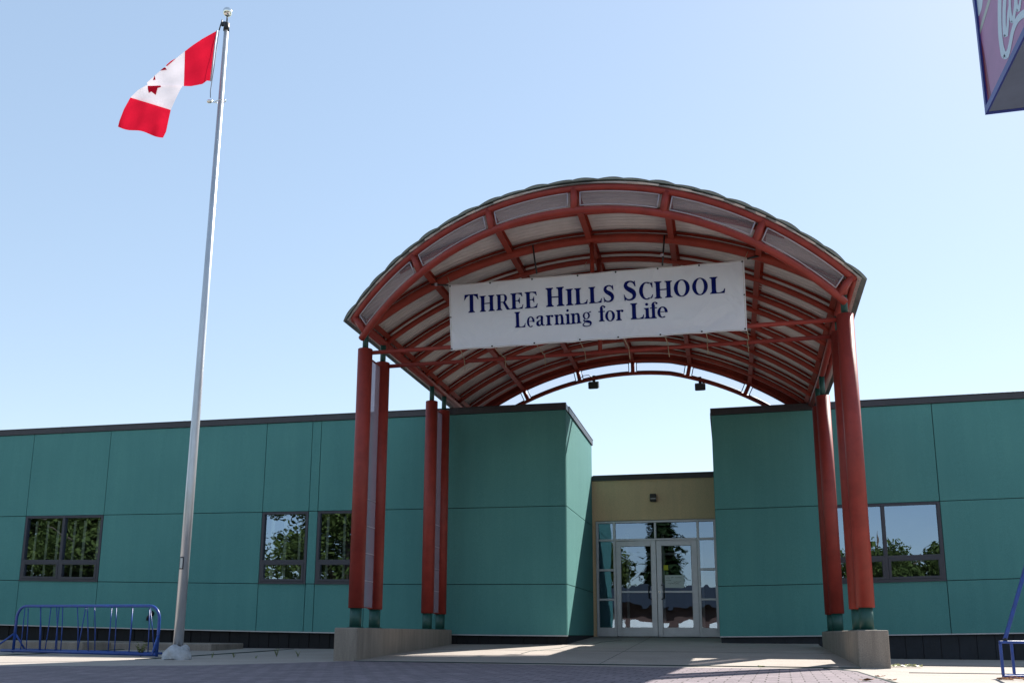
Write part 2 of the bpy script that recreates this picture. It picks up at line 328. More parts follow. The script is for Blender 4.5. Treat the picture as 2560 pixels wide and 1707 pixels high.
# ------------------------------------------------------------------ school building
B = thing('school_building', (0.43, 0, 0.13), 'long low teal stucco school building with glass entrance doors set in a recess', 'building')
def lw(x, z):   # slight settlement of the long left wing's lines towards its far end
    e = 0.155 * max(0, (0.43 - x) / 12.4) ** 1.7
    return z + e * (1 if z < 1.6 else max(0, (5.0 - z) / 3.4 * 0.85) ** 1.3)
def rw(x, z):
    e = 0.10 * max(0, (x - 3.2) / 5.3) ** 1.2
    return z + e * (1 if z < 1.6 else max(0, (5.0 - z) / 3.4) ** 1.2)
def LP(x, d, z): return (x, LY(x) + d, lw(x, z))
def RP(x, d, z): return (x, RY(x) + d, rw(x, z))
ZB, Z2, Z1, ZH = 0.510, 1.462, 2.965, 4.88
G = 0.007
def wing(fn, xb, wins, name):
    m = MB(); zb = [ZB, Z2, Z1, ZH]
    for i in range(len(xb) - 1):
        for k in range(3):
            if (i, k) in wins: continue
            x0, x1, z0, z1 = xb[i], xb[i + 1], zb[k], zb[k + 1]
            nx = max(1, int((x1 - x0) / 0.8)); m.mi = 0
            for j in range(nx):   # split so the gentle line warp stays smooth
                a = x0 + (x1 - x0) * j / nx; b = x0 + (x1 - x0) * (j + 1) / nx
                a2 = a + (G if j == 0 else 0); b2 = b - (G if j == nx - 1 else 0)
                m.box((a2, 0, z0 + (G if k else 0)), (b2, 0.04, z1 - G), fn)
                m.mi = 1; m.box((max(a, 3.258) if a > 1 else a, 0.034, z0 + .001), (min(b, 0.387) if b < 1 else b, 0.26, z1), fn); m.mi = 0
    return m.build(name, [M['teal'], M['tealdark']], B)
LXB = [-20.0, -17.5, -15.0, -13.6, -11.68, -9.72, -5.965, -4.925, -4.725, -3.66, 0.43]
wing(LP, LXB, {(4, 1), (6, 1), (8, 1)}, 'wall')
RXB = [3.215, 5.30, 7.31, 10.5, 13.5, 16.5]
wing(RP, RXB, {(1, 1)}, 'wall')
# return walls of the recess
m = MB(); m_ = MB()
for k, (z0, z1) in enumerate(((ZB, Z2), (Z2, Z1), (Z1, ZH))):
    m.mi = 0; m.box((0.39, LY(.43) + 0.042, z0 + (G if k else 0)), (0.43, 2.90, z1 - G)); m.mi = 1; m.box((0.2, LY(.43) + 0.265, z0), (0.394, 2.95, z1))
    m_.mi = 0; m_.box((3.215, RY(3.2) + 0.042, z0 + (G if k else 0)), (3.255, 2.90, z1 - G)); m_.mi = 1; m_.box((3.251, RY(3.2) + 0.265, z0), (3.45, 2.95, z1))
m.build('return_wall', [M['teal'], M['tealdark']], B); m_.build('return_wall', [M['teal'], M['tealdark']], B)
# entrance wall
m = MB()
m.box((0.43, 2.86, 3.085), (3.215, 3.1, 4.02)); m.box((0.43, 2.862, 0.46), (0.505, 3.08, 3.085)); m.box((3.195, 2.862, 0.46), (3.215, 3.08, 3.085))
m.build('entrance_wall', M['tan'], B)
# roof slabs
m = MB(); m.box((-20, -0.4, 4.72), (0.18, 2.93, 4.83)); m.box((-20, 2.94, 4.72), (-1.4, 14, 4.83)); m.box((-1.5, 3.12, 3.96), (-1.4, 14, 4.72)); m.box((3.3, 0.8, 4.72), (16.5, 14, 4.83)); m.box((-1.4, 3.12, 3.86), (3.3, 14, 3.95)); m.box((-19, 2.935, .3), (0.19, 2.99, 4.7))
m.box((-20, 13.8, 0.3), (16.5, 14, 4.72)); m.box((-20.1, -1.0, .3), (-19.99, 14, 4.72)); m.box((16.5, 0.3, .3), (16.6, 14, 4.72))
m.build('roof', M['skirt'], B)
# parapet caps
m = MB()
def caps(fn, x0, x1):
    n = 10
    for j in range(n):
        a = x0 + (x1 - x0) * j / n; b = x0 + (x1 - x0) * (j + 1) / n
        m.box((a, -0.025, 4.882), (b, 0.30, 5.0), fn)
    m.box((x0, -0.035, 5.001), (x1, 0.05, 5.018), fn)
caps(LP, -20, 0.445); caps(RP, 3.2, 16.5)
for x in (-17.1, -14.05, -11.0, -7.95, -4.9, -1.85): m.box((x, -0.029, 4.876), (x + .07, 0.1, 5.0215), LP)
for x in (5.9, 8.95, 12.0): m.box((x, -0.029, 4.876), (x + .07, 0.1, 5.0215), RP)
m.box((0.3, LY(.43) + 0.302, 4.882), (0.455, 2.965, 5.0)); m.box((0.40, LY(.43) + 0.303, 5.001), (0.462, 2.97, 5.016))
m.box((3.19, RY(3.2) + 0.302, 4.882), (3.4, 3.2, 5.0))
m.box((0.43, 2.835, 4.012), (3.215, 3.12, 4.128)); m.box((0.457, 2.825, 4.129), (3.19, 2.9, 4.142))
m.build('parapet_cap', M['cap'], B, bevel=0.004)
# dark skirt below the walls + its flashing
m = MB(); x = -20; m.mi = 1
while x < 0.4:
    b = min(x + 0.22, 0.4); m.box((x, 0.075 + (0.012 if int(x / 0.22) % 2 else 0), 0.0), (b - 0.012, 0.2, ZB - 0.004), LP); x += 0.22
m.box((-20, 0.095, 0.0), (0.4, 0.2, ZB - .006), LP); m.mi = 0
x = 3.24
while x < 16:
    m.box((x, 0.075, 0.0), (x + 0.285, 0.2, ZB - 0.004), RP); x += 0.30
m.box((3.24, 0.088, 0.0), (16.5, 0.2, ZB - .006), RP)
m.box((0.2, -0.4, 0.1), (0.405, 2.86, ZB - 0.004)); m.box((3.24, 0.75, 0.1), (3.4, 2.86, ZB - 0.004))
m.build('foundation_skirt', [M['skirt'], M['skirtblack']], B)
m = MB()
for j in range(16):
    a = -20 + j * 20.43 / 16; m.box((a, -0.008, ZB - 0.022), (a + 20.43 / 16, 0.074, ZB - 0.002), LP)
for j in range(12): m.box((3.215 + j * 1.1, -0.008, ZB - 0.022), (3.215 + j * 1.1 + 1.1, 0.074, ZB - 0.002), RP)
m.build('base_flashing', M['alum'], B)

# windows
def window(fn, x0, x1, split, label=None, blinds=3, room=True):
    z0, z1 = Z2 + .006, Z1 - .006; zt = 1.93
    f = MB(); w = 0.055
    def bx(a, b, c, d, y0=-0.004, y1=0.10): f.box((a, y0, c), (b, y1, d), fn)
    x0 += .004; x1 -= .004
    bx(x0, x0 + w, z0, z1); bx(x1 - w, x1, z0, z1); bx(x0 + w, x1 - w, z1 - w * .8, z1); bx(x0 + w, x1 - w, z0, z0 + w * .8)
    xs_ = [x0 + w, x1 - w]
    if split:
        c = (x0 + x1) / 2; bx(c - .032, c + .032, z0 + w * .8, z1 - w * .8); xs_ = [x0 + w, c - .032, c + .032, x1 - w]
    for i in range(0, len(xs_), 2):
        bx(xs_[i], xs_[i + 1], zt - .03, zt + .03)
        a, b = xs_[i], xs_[i + 1]; c0, c1 = z0 + w * .8, zt - .03; h = 0.045   # awning sash
        bx(a, a + h, c0, c1, -.012, .05); bx(b - h, b, c0, c1, -.012, .05); bx(a + h, b - h, c1 - h, c1, -.012, .05); bx(a + h, b - h, c0, c0 + h, -.012, .05)
    fr = f.build('window', M['wframe'], B, bevel=0.004)
    for i in range(0, len(xs_), 2):
        a, b = xs_[i], xs_[i + 1]
        p = MB(); p.add([fn(a, .045, zt + .03), fn(b, .045, zt + .03), fn(b, .045, z1 - w * .8), fn(a, .045, z1 - w * .8)], [(0, 1, 2, 3)])
        p.add([fn(a + .045, .03, z0 + w * .8 + .045), fn(b - .045, .03, z0 + w * .8 + .045), fn(b - .045, .03, zt - .075), fn(a + .045, .03, zt - .075)], [(0, 1, 2, 3)])
        p.build('pane', M['glass'], fr)
        if blinds:
            q = MB()
            for k in range(blinds):
                c = a + (b - a) * (k + 0.5 + random.uniform(-.12, .12)) / blinds; ww = random.uniform(.022, .036)
                q.add([fn(c - ww, .11, z0), fn(c + ww, .12, z0), fn(c + ww, .12, z1 - .1), fn(c - ww, .11, z1 - .1)], [(0, 1, 2, 3)])
            q.build('blind', M['blind'], fr)
    s = MB(); s.box((x0 - .01, -0.028, z0 - .012), (x1 + .01, 0.0, z0 + .006), fn); s.build('sill', M['wframe'], fr)
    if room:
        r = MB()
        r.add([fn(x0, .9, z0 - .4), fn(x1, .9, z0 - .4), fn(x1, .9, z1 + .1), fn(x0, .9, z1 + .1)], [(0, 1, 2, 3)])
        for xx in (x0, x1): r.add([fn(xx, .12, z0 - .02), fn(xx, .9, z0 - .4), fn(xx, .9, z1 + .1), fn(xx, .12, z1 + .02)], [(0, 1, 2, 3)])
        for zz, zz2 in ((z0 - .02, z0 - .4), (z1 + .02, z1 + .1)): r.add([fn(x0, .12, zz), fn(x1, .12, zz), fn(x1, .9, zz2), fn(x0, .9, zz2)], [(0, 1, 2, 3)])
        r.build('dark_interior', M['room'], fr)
    return fr
M['blind'] = mat('blind_strip', (0.9, 0.98, 0.85), 0.8, var=0.1)
window(LP, -11.68, -9.72, True, blinds=3)
window(LP, -5.965, -4.925, False, blinds=3); window(LP, -4.725, -3.66, False, blinds=3)
window(RP, 5.30, 7.31, True, blinds=0)

# glazed entrance
YD = 2.83
def fb(m, x0, x1, z0, z1, y0=YD, y1=2.95): m.box((x0, y0, z0), (x1, y1, z1))
f = MB(); ZS, ZT = 0.488, 3.068; w = 0.052
VX = [(0.512, 0.566), (0.905, 0.957), (2.772, 2.826), (3.140, 3.192)]
for a, b in VX: fb(f, a, b, ZS, ZT)
fb(f, 1.832, 1.878, 2.662, ZT - .045)
for i in range(3): fb(f, VX[i][1], VX[i + 1][0], ZT - .045, ZT)
fb(f, VX[1][1], VX[2][0], 2.615, 2.660)
for a, b in ((VX[0][1], VX[1][0]), (VX[2][1], VX[3][0])):
    for z in (2.635, 1.960, 1.300): fb(f, a, b, z - .024, z + .024)
    fb(f, a, b, ZS, 0.682); 
f.build('entrance_frame', M['alum'], B, bevel=0.004)
p = MB(); yg = 2.885
def q4(m, x0, x1, z0, z1, y): m.add([(x0, y, z0), (x1, y, z0), (x1, y, z1), (x0, y, z1)], [(0, 1, 2, 3)])
for a, b in ((VX[0][1], VX[1][0]), (VX[2][1], VX[3][0])):
    for z0, z1 in ((2.659, ZT - .045), (1.984, 2.611), (1.324, 1.936), (0.682, 1.276)): q4(p, a, b, z0, z1, yg)
q4(p, VX[1][1], 1.832, 2.66, ZT - .045, yg); q4(p, 1.878, VX[2][0], 2.66, ZT - .045, yg)
p.build('sidelight_pane', M['dglass'], B)
def door(x0, x1, gx0, gx1, hx, hd, sheet):
    d = MB(); y0, y1 = 2.842, 2.915; z0, z1, g0, g1 = 0.495, 2.612, 0.690, 2.490
    fb(d, x0, gx0, z0, z1, y0, y1); fb(d, gx1, x1, z0, z1, y0, y1); fb(d, gx0, gx1, g1, z1, y0, y1); fb(d, gx0, gx1, z0, g0, y0, y1)
    fb(d, gx0, gx1, 1.447, 1.492, y0 + .01, y1 - .005)
    dd = d.build('door', M['alum'], B, bevel=0.005)
    q = MB(); q4(q, gx0, gx1, g0, 1.447, 2.885); q4(q, gx0, gx1, 1.492, g1, 2.885); q.build('pane', M['dglass'], dd)
    h = MB(); h.tube([(hx, 2.842, 1.305), (hx, 2.80, 1.305), (hx + hd * .05, 2.785, 1.325), (hx + hd * .05, 2.785, 1.60), (hx, 2.80, 1.62), (hx, 2.842, 1.62)], 0.013, 8)
    h.build('handle', M['black'], dd)
    if sheet:
        s = MB(); s.box((2.04, 2.878, 1.557), (2.455, 2.880, 1.838)); s.build('paper_notice', M['paper'], dd)
        s = MB(); s.box((2.02, 2.877, 1.95), (2.12, 2.879, 2.06)); s.build('yellow_sticker', mat('yellow_sticker', (0.5, 0.5, 0.03), 0.7, var=0.1), dd)
        s = MB(); rr = random.Random(3)
        for z, a, b in ((1.78, 2.07, 2.15), (1.785, 2.18, 2.24), (1.78, 2.27, 2.42), (1.72, 2.06, 2.19), (1.69, 2.24, 2.40), (1.65, 2.10, 2.36)):
            x = a; pts = []
            while x < b: pts.append((x, 2.8765, z + rr.uniform(-.016, .016))); x += .012
            s.tube(pts, 0.003, 4)
        s.build('pen_writing', M['tealdark'], dd)
        s = MB(); s.tube([(1.915, 2.842, 1.466), (1.915, 2.83, 1.466)], 0.018, 12); s.build('lock', M['chrome'], dd)
door(0.962, 1.862, 1.069, 1.745, 1.735, 0 - 1, False)
door(1.870, 2.768, 1.979, 2.637, 1.968, 1, True)
# vestibule behind the glass
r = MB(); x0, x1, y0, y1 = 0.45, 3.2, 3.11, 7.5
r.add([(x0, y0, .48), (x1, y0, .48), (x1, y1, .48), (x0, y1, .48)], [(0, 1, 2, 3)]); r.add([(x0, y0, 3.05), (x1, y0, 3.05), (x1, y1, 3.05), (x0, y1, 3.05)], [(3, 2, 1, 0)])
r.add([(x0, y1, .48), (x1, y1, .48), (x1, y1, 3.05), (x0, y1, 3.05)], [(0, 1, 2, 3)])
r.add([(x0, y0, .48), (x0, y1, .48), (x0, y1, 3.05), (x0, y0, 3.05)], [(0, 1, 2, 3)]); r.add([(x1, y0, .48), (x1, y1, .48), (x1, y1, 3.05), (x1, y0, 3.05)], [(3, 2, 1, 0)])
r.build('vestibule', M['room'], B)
r = MB(); 
for x in (0.95, 1.85, 2.8): r.box((x - .03, 5.4, .48), (x + .03, 5.46, 3.04))
r.box((.98, 5.4, 2.5), (1.82, 5.46, 2.56)); r.box((1.88, 5.4, 2.5), (2.77, 5.46, 2.56)); r.box((.98, 5.4, .48), (1.82, 5.46, .7)); r.box((1.88, 5.4, .48), (2.77, 5.46, .7))
r.build('inner_door_frame', M['alum'], B)
m = MB(); m.tube([(-8.36, LY(-8.36) + .002, 0.90), (-8.36, LY(-8.36) - .05, 0.90)], [.06, .045], 14); m.tube([(-8.36, LY(-8.36) - .035, 0.89), (-8.40, LY(-8.36) - .075, 0.82), (-8.41, LY(-8.36) - .06, 0.76)], 0.028, 8)
m.build('wall_outlet', M['black'], B)

# ------------------------------------------------------------------ wall light over the doors
wl = thing('wall_light', (1.835, 2.86, 3.574), 'small square black light on the tan wall over the doors', 'wall light')
m = MB(); m.box((1.765, 2.74, 3.49), (1.905, 2.86, 3.665)); m.build('housing', M['black'], wl, bevel=0.01)
m = MB(); m.box((1.775, 2.732, 3.545), (1.895, 2.741, 3.56)); m.build('lens', M['alum'], wl)

# ------------------------------------------------------------------ plinths
def plinth(x0, x1, y1, label):
    m = MB(); zt = 0.60; ch = 0.02
    m.box((x0, -5.48, 0.05), (x1, y1, zt)); o = m.build('concrete_plinth', M['plinth'], None, bevel=0.018); tag(o, label, 'plinth', 'concrete plinths under the canopy columns'); return o
plinth(-2.16, -1.80, -0.78, 'low concrete plinth under the columns beside the flagpole, left of the ramp')
plinth(4.97, 5.34, -0.78, 'low concrete plinth right of the ramp with sunlit pavement beside it')
# ------------------------------------------------------------------ canopy
C = thing('entrance_canopy', (1.584, -5.1, 0.6), 'red tubular barrel vaulted entrance canopy on eight round columns before the doors', 'canopy')
XM, ZC, RD = 1.584, 0.236, 6.304
def wp(p):
    x, y, z = p
    z -= 0.26 * min(1, max(0, (x - 2.4) / 2.7)) * min(1, max(0, (y + 5.1) / 3.4))
    return Vector((x, y, z))
def cy(th, r, y): return wp((XM + r * math.sin(th), y, ZC + r * math.cos(th)))
def yf(th): return -5.51 - 0.957 * (ZC + RD * math.cos(th) - 5.443)
TH = math.asin(3.70 / RD); TC = math.asin(3.56 / 6.149)
def arc(r, y, t0=-TC, t1=TC, n=36): return [cy(t0 + (t1 - t0) * i / n, r, y(t0 + (t1 - t0) * i / n) if callable(y) else y) for i in range(n + 1)]
# corrugated soffit
m = MB(); m.sm = True; NT = 56; ths = [-TH - .012 + (2 * TH + .024) * i / NT for i in range(NT + 1)]
y = -6.64; rows = []; keep = []
while y < 1.42:
    rows.append([cy(t, RD + 0.014 * max(-.6, min(.6, math.sin(2 * math.pi * y / 0.10))) / .6, max(y, yf(t) - .05)) for t in ths]); keep.append([y >= yf(t) - .07 for t in ths]); y += 0.0125
nn = NT + 1; vs = [p for r in rows for p in r]; fs = []
for i in range(len(rows) - 1):
    for j in range(NT):
        if keep[i + 1][j] or keep[i + 1][j + 1]: fs.append((i * nn + j, (i + 1) * nn + j, (i + 1) * nn + j + 1, i * nn + j + 1))
m.add(vs, fs); m.build('corrugated_soffit', M['roof'], C)
# outer roof sheets, crimped along the curve
m = MB(); m.sm = True; N2 = 520; rows = []
for k, yo in enumerate((0, 0.25, .5, .75, 1)):
    r_ = []
    for i in range(N2 + 1):
        t = -TH - .022 + (2 * TH + .044) * i / N2
        wv = 0.020 * abs(math.sin(i / N2 * math.pi * 24)) ** 0.8 + 0.006 * math.sin(i / N2 * 90)
        y0 = yf(t) - 0.09; r_.append(cy(t, RD + 0.030 + wv, y0 + (1.47 - y0) * yo))
    rows.append(r_)
m.grid(rows)
m.grid([[p + Vector((0, 0, 0)) for p in rows[0]], [cy(-TH - .022 + (2 * TH + .044) * i / N2, RD + 0.018, yf(-TH - .022 + (2 * TH + .044) * i / N2) - .08) for i in range(N2 + 1)]])
m.build('roof_sheet', M['roofg'], C)
# front frame
FW_, FL = RD - .055, RD - .375
m = MB(); m.tube(arc(FW_, yf, -TH, TH, 60), 0.047, 10); m.build('front_upper_chord', M['red'], C)
m = MB(); m.tube(arc(FL, yf, -TH - .012, TH + .012, 60), 0.051, 10); m.build('front_lower_chord', M['red'], C)
AN = [-TH + .008] + [math.asin(o / RD) for o in (-2.50, -1.25, 0, 1.25, 2.50)] + [TH - .008]
for k, t in enumerate(AN):
    m = MB(); m.tube([cy(t, FW_, yf(t)), cy(t, FL, yf(t))], 0.052, 8); m.build('front_strut', M['red'], C)
def panes(name, y, ru, rl, an, mt, trim, dy):
    for k in range(len(an) - 1):
        t0, t1 = an[k] + .014, an[k + 1] - .014; n = 14
        yy = (lambda t: y(t) + dy) if callable(y) else (lambda t: y + dy)
        T = [t0 + (t1 - t0) * i / n for i in range(n + 1)]
        m = MB(); m.grid([[cy(t, rl, yy(t)) for t in T], [cy(t, ru, yy(t)) for t in T]]); po = m.build(name, mt, C)
        f_ = MB(); s_ = 0.010
        for r in (ru, rl): f_.tube([cy(t, r, yy(t) - .012) for t in T], s_, 4)
        for t in (t0, t1): f_.tube([cy(t, ru, yy(t) - .012), cy(t, rl, yy(t) - .012)], s_, 4)
        f_.build('pane_trim', trim, po)
panes('front_pane', yf, FW_ - .062, FL + .066, AN, M['pane'], M['white'], -0.0)
# arches
YS = [-5.11, -4.30, -3.58, -3.00, -2.24, -1.66, -0.87, -0.10, 0.68]
for k, y in enumerate(YS):
    m = MB(); m.tube(arc(6.149 if k < 2 else 6.175, y), 0.068 if k == 0 else 0.045, 10)
    m.build('arch_tube', M['redarch'], C)
    m = MB(); T = [-TC + 2 * TC * i / 36 for i in range(37)]
    for (r0, r1, ya, yb) in ((RD - .055, RD - .014, y + .02, y + .032),):
        rows = [[cy(t, r, yy) for t in T] for r, yy in ((r0, ya), (r1, ya), (r1, yb), (r0, yb), (r0, ya))]
        m.grid(rows)
    m.build('arch_angle', M['redarch'], C)
tl = math.acos((5.80 - ZC) / RD)
m = MB(); m.tube(arc(RD - .06, -5.83, -tl + .03, tl - .03), 0.04, 8); m.build('arch_tube', M['redarch'], C)
# purlins
for t in AN[1:-1]:
    m = MB(); a = yf(t)
    st = [a] + YS + [1.3]
    def pl(r0, r1, w, y0, y1):
        ns = Vector((math.cos(t), 0, -math.sin(t))); vs_ = []
        for yv in (y0, y1):
            for r, s_ in ((r0, -1), (r0, 1), (r1, 1), (r1, -1)): vs_.append(cy(t, r, yv) + ns * w / 2 * s_)
        m.add(vs_, [(0, 1, 2, 3), (7, 6, 5, 4), (0, 4, 5, 1), (1, 5, 6, 2), (2, 6, 7, 3), (3, 7, 4, 0)])
    pl(RD - .150, RD - .013, 0.020, a, 1.3); pl(RD - .165, RD - .151, 0.085, a + .06, 1.25); pl(RD - .024, RD - .0125, 0.10, a + .06, 1.3)
    for y in YS: pl(RD - .16, RD - .03, 0.075, y - .05, y + .05)
    m.build('purlin', M['redarch'], C)
# back frame
BAN = [-TC] + AN[1:-1] + [TC]
m = MB(); m.tube(arc(6.149, 1.3), 0.050, 10); T = [-TC - .02 + 2 * (TC + .02) * i / 36 for i in range(37)]; m.grid([[cy(t, 6.16, 1.31) for t in T], [cy(t, RD - .012, 1.31) for t in T], [cy(t, RD - .012, 1.33) for t in T], [cy(t, 6.16, 1.33) for t in T]]); m.build('back_upper_chord', M['redarch'], C)
m = MB(); m.tube(arc(5.86, 1.3), 0.040, 10); m.build('back_lower_chord', M['redarch'], C)
for t in BAN:
    m = MB(); m.tube([cy(t, 6.149, 1.3), cy(t, 5.86, 1.3)], 0.042, 8); m.build('back_strut', M['redarch'], C)
M['clearpane'] = thin_mat('back_glass', (0.55, 0.55, 0.6), 0.86, 0.5)
panes('back_pane', 1.3, 6.149 - .055, 5.86 + .045, BAN, M['clearpane'], M['black'], 0.0)
# eaves
for s_ in (-1, 1):
    m = MB(); e0 = yf(TH)
    m.tube([cy(s_ * TC, 6.149, e0 + .0), cy(s_ * TC, 6.149, -1.7), cy(s_ * TC, 6.149, 1.4)], 0.055, 10)
    m.tube([cy(s_ * (TH), RD - .055, e0), cy(s_ * TH, RD - .055, -1.7), cy(s_ * TH, RD - .055, 1.4)], 0.04, 8)
    yy = e0; k = 0
    while yy < 1.2:
        m.tube([cy(s_ * (TC if k % 2 else TH), 6.149 if k % 2 else RD - .055, yy), cy(s_ * (TH if k % 2 else TC), RD - .055 if k % 2 else 6.149, yy + .42)], 0.018, 6); yy += .42; k += 1
    m.build('eave_beam', M['red'], C)
    m = MB(); a, b = s_ * (TC - .012), s_ * (TC - .026)
    m.grid([[cy(a, RD - .02, y) for y in (-5.3, -1.7, 1.35)], [cy(a, RD - .13, y) for y in (-5.3, -1.7, 1.35)], [cy(b, RD - .13, y) for y in (-5.3, -1.7, 1.35)]])
    m.build('eave_angle', M['redarch'], C)
# columns: paired red clad tubes with a frosted panel between
ZT_, ZB_, ZP_ = 4.90, 0.89, 0.60
CY = [-5.11, -4.35, -1.74, -0.96]
for s_, X in ((-1, -1.989), (1, 5.139)):
    for k, y in enumerate(CY):
        zt = ZT_ if (s_ < 0 or k < 2) else 4.60
        ztop = cy(s_ * TC, 6.149, y).z - .03
        m = MB(); nseg = 20; m.tube([(X, y, ZB_), (X, y, zt)], 0.116, 24)
        cl = m.build('column_cladding', M['red'], C)
        m = MB(); m.tube([(X, y, ZP_), (X, y, ZB_)], 0.088, 20); m.build('column_foot', M['green'], C)
        m = MB(); m.tube([(X, y, zt), (X, y, ztop)], 0.046, 16); m.build('column_neck', M['green'], C)
        m = MB(); m.tube([(X, y, ZP_), (X, y, ZP_ + .012)], 0.12, 20); m.build('base_plate', M['green'], C)
    for a, b in ((0, 1), (2, 3)):
        zt = (ZT_ if (s_ < 0 or a < 2) else 4.60) - .10
        y0, y1 = CY[a] + .11, CY[b] - .11
        m = MB(); m.box((X - .004 * 1, y0, ZB_ + .02), (X + .004, y1, zt)); pn = m.build('frosted_panel', M['panel'], C)
        m = MB(); m.box((X - .012, y0, ZB_ + .01), (X + .012, y1, ZB_ + .022)); m.box((X - .012, y0, zt), (X + .012, y1, zt + .02)); m.box((X - .014, y1 - .014, ZB_ + .023), (X + .014, y1 - .001, zt - .001)); m.box((X - .014, y0 + .001, ZB_ + .023), (X + .014, y0 + .014, zt - .001)); m.build('panel_frame', M['red'], pn)
        for z in (ZB_ + .42, ZB_ + .84, ZB_ + 1.26, ZB_ + 1.68):
            m = MB(); m.box((X - .007, y0 + .015, z - .005), (X + .007, y1 - .015, z + .005)); m.build('panel_rail', M['white'], pn)
# tie rods + hangers
for y in (-5.11, -4.35):
    m = MB(); z0 = 4.84; m.tube([(-1.88, y, z0), (5.03, y, z0)], 0.032, 10); m.build('tie_rod', M['red'], C)
    m = MB(); m.tube([(1.62, y, z0), (1.62, y, ZC + 6.149)], 0.034, 10); m.build('hanger', M['redarch'], C)

# floodlights under the back frame
for (X, lab) in ((0.732, 'black floodlight with a loose cable, left of the pair under the canopy back edge'), (3.006, 'black floodlight without loose cable, right of the pair under the canopy back edge')):
    t = math.asin((X - XM) / 5.86); p = cy(t, 5.86, 1.3)
    fl = thing('floodlight', p, lab, 'floodlight', 'floodlights under the canopy')
    m = MB(); q = p + Vector((0, -.05, -.16)); R_ = Matrix.Rotation(math.radians(22), 3, 'X')
    m.box((-.11, -.09, -.07), (.11, .09, .07), lambda x, y, z: q + R_ @ Vector((x * (1 + (z < 0) * 0.0), y, z)))
    m.build('lamp_housing', M['black'], fl, bevel=0.008)
    m = MB(); m.box((-.03, -.012, -.06), (.03, .012, .11), lambda x, y, z: p + Vector((x, y, z - .04))); m.build('bracket', M['black'], fl)
    m = MB(); m.box((-.085, -.06, -.078), (.085, .07, -.071), lambda x, y, z: q + R_ @ Vector((x, y, z))); m.build('lens', M['wframe'], fl)
    if X < 1:
        m = MB(); a = p + Vector((0, 0, .0)); m.tube([a + Vector((-.02, -.06, .0)), a + Vector((-.10, -.1, .06)), a + Vector((-.22, -.1, .05)), a + Vector((-.36, -.08, -.06)), a + Vector((-.46, -.02, -.12))], 0.008, 6); m.build('cable', M['black'], fl)

# ------------------------------------------------------------------ banner
YBN = -5.22
cTL, cTR, cBR, cBL = at(1122, 712, YBN), at(1860, 650, YBN), at(1868, 826, YBN), at(1127, 877, YBN)
def wr(u, v):
    return 0.006 * math.sin(u * 17 + v * 3) + 0.005 * math.sin(u * 7 - v * 6 + 1) + 0.004 * math.sin((u + v) * 23) * v
def BP(u, v, off=0.0):
    sag = -0.018 * math.sin(math.pi * ((u * 7) % 1.0)) * (1 - v) * 0.4 + 0.012 * math.sin(math.pi * ((u * 7) % 1.0)) * v
    p = (cTL * (1 - u) + cTR * u) * (1 - v) + (cBL * (1 - u) + cBR * u) * v
    return Vector((p.x, p.y + wr(u, v) - off, p.z + sag))
BN = thing('banner', at(1495, 765, YBN), 'white vinyl school banner with navy lettering hung across the canopy front', 'banner')
m = MB(); m.sm = True; m.grid([[BP(i / 112, j / 24) for i in range(113)] for j in range(24 + 1)]); m.grid([[BP(i / 112, j / 24, -.003) for i in range(113)] for j in range(24 + 1)])
sheet = m.build('sheet', M['banner'], BN)
m = MB()
for v in (0.012, 0.988): m.tube([BP(i / 60, v, .002) for i in range(61)], 0.006, 4)
m.tube([BP(0.004, j / 12, .002) for j in range(13)], 0.005, 4); m.tube([BP(0.996, j / 12, .002) for j in range(13)], 0.005, 4)
m.build('hem', mat('hem', (0.66, 0.62, 0.60), 0.7, var=0.1), sheet)
gu = [0.004, 0.149, 0.298, 0.455, 0.584, 0.723, 0.857, 0.994]
for u in gu:
    for v in (0.022, 0.975):
        m = MB(); p = BP(u, v, 0); m.tube([p + Vector((0, -.010, 0)), p + Vector((0, .002, 0))], 0.013, 10); m.build('grommet', M['black'], sheet)
for u in (0.004, .996):
    m = MB(); p = BP(u, .5, 0); m.tube([p + Vector((0, -.010, 0)), p + Vector((0, .002, 0))], 0.011, 10); m.build('grommet', M['black'], sheet)
# glyphs: x 0..w, y 0..1 (cap height); each is a list of ribbons / polygons
def rib(pts, ws, n=8):
    P = [Vector(p) for p in pts]; out_ = []
    def cr(a, b, c, d, t): return 0.5 * ((2 * b) + (c - a) * t + (2 * a - 5 * b + 4 * c - d) * t * t + (3 * b - a - 3 * c + d) * t ** 3)
    L = len(P)
    for i in range(L - 1):
        for k in range(n if i < L - 2 else n + 1):
            t = k / n; a, b, c, d = P[max(i - 1, 0)], P[i], P[i + 1], P[min(i + 2, L - 1)]
            wa, wb, wc, wd = ws[max(i - 1, 0)], ws[i], ws[i + 1], ws[min(i + 2, L - 1)]
            out_.append((cr(a, b, c, d, t), max(0.02, cr(wa, wb, wc, wd, t))))
    q = []
    for i, (p, w) in enumerate(out_):
        t = (out_[min(i + 1, len(out_) - 1)][0] - out_[max(i - 1, 0)][0]).normalized(); nr = Vector((-t.y, t.x)); w *= 1.14; q.append((p + nr * w / 2, p - nr * w / 2))
    return [[q[i][0], q[i][1], q[i + 1][1], q[i + 1][0]] for i in range(len(q) - 1)]
def ring(cx, cy_, rx, ry, tx, ty, a0=0, a1=360, n=36):
    q = []
    for i in range(n + 1):
        a = math.radians(a0 + (a1 - a0) * i / n); q.append(((cx + rx * math.cos(a), cy_ + ry * math.sin(a)), (cx + (rx - tx) * math.cos(a), cy_ + (ry - ty) * math.sin(a))))
    return [[q[i][0], q[i][1], q[i + 1][1], q[i + 1][0]] for i in range(n)]
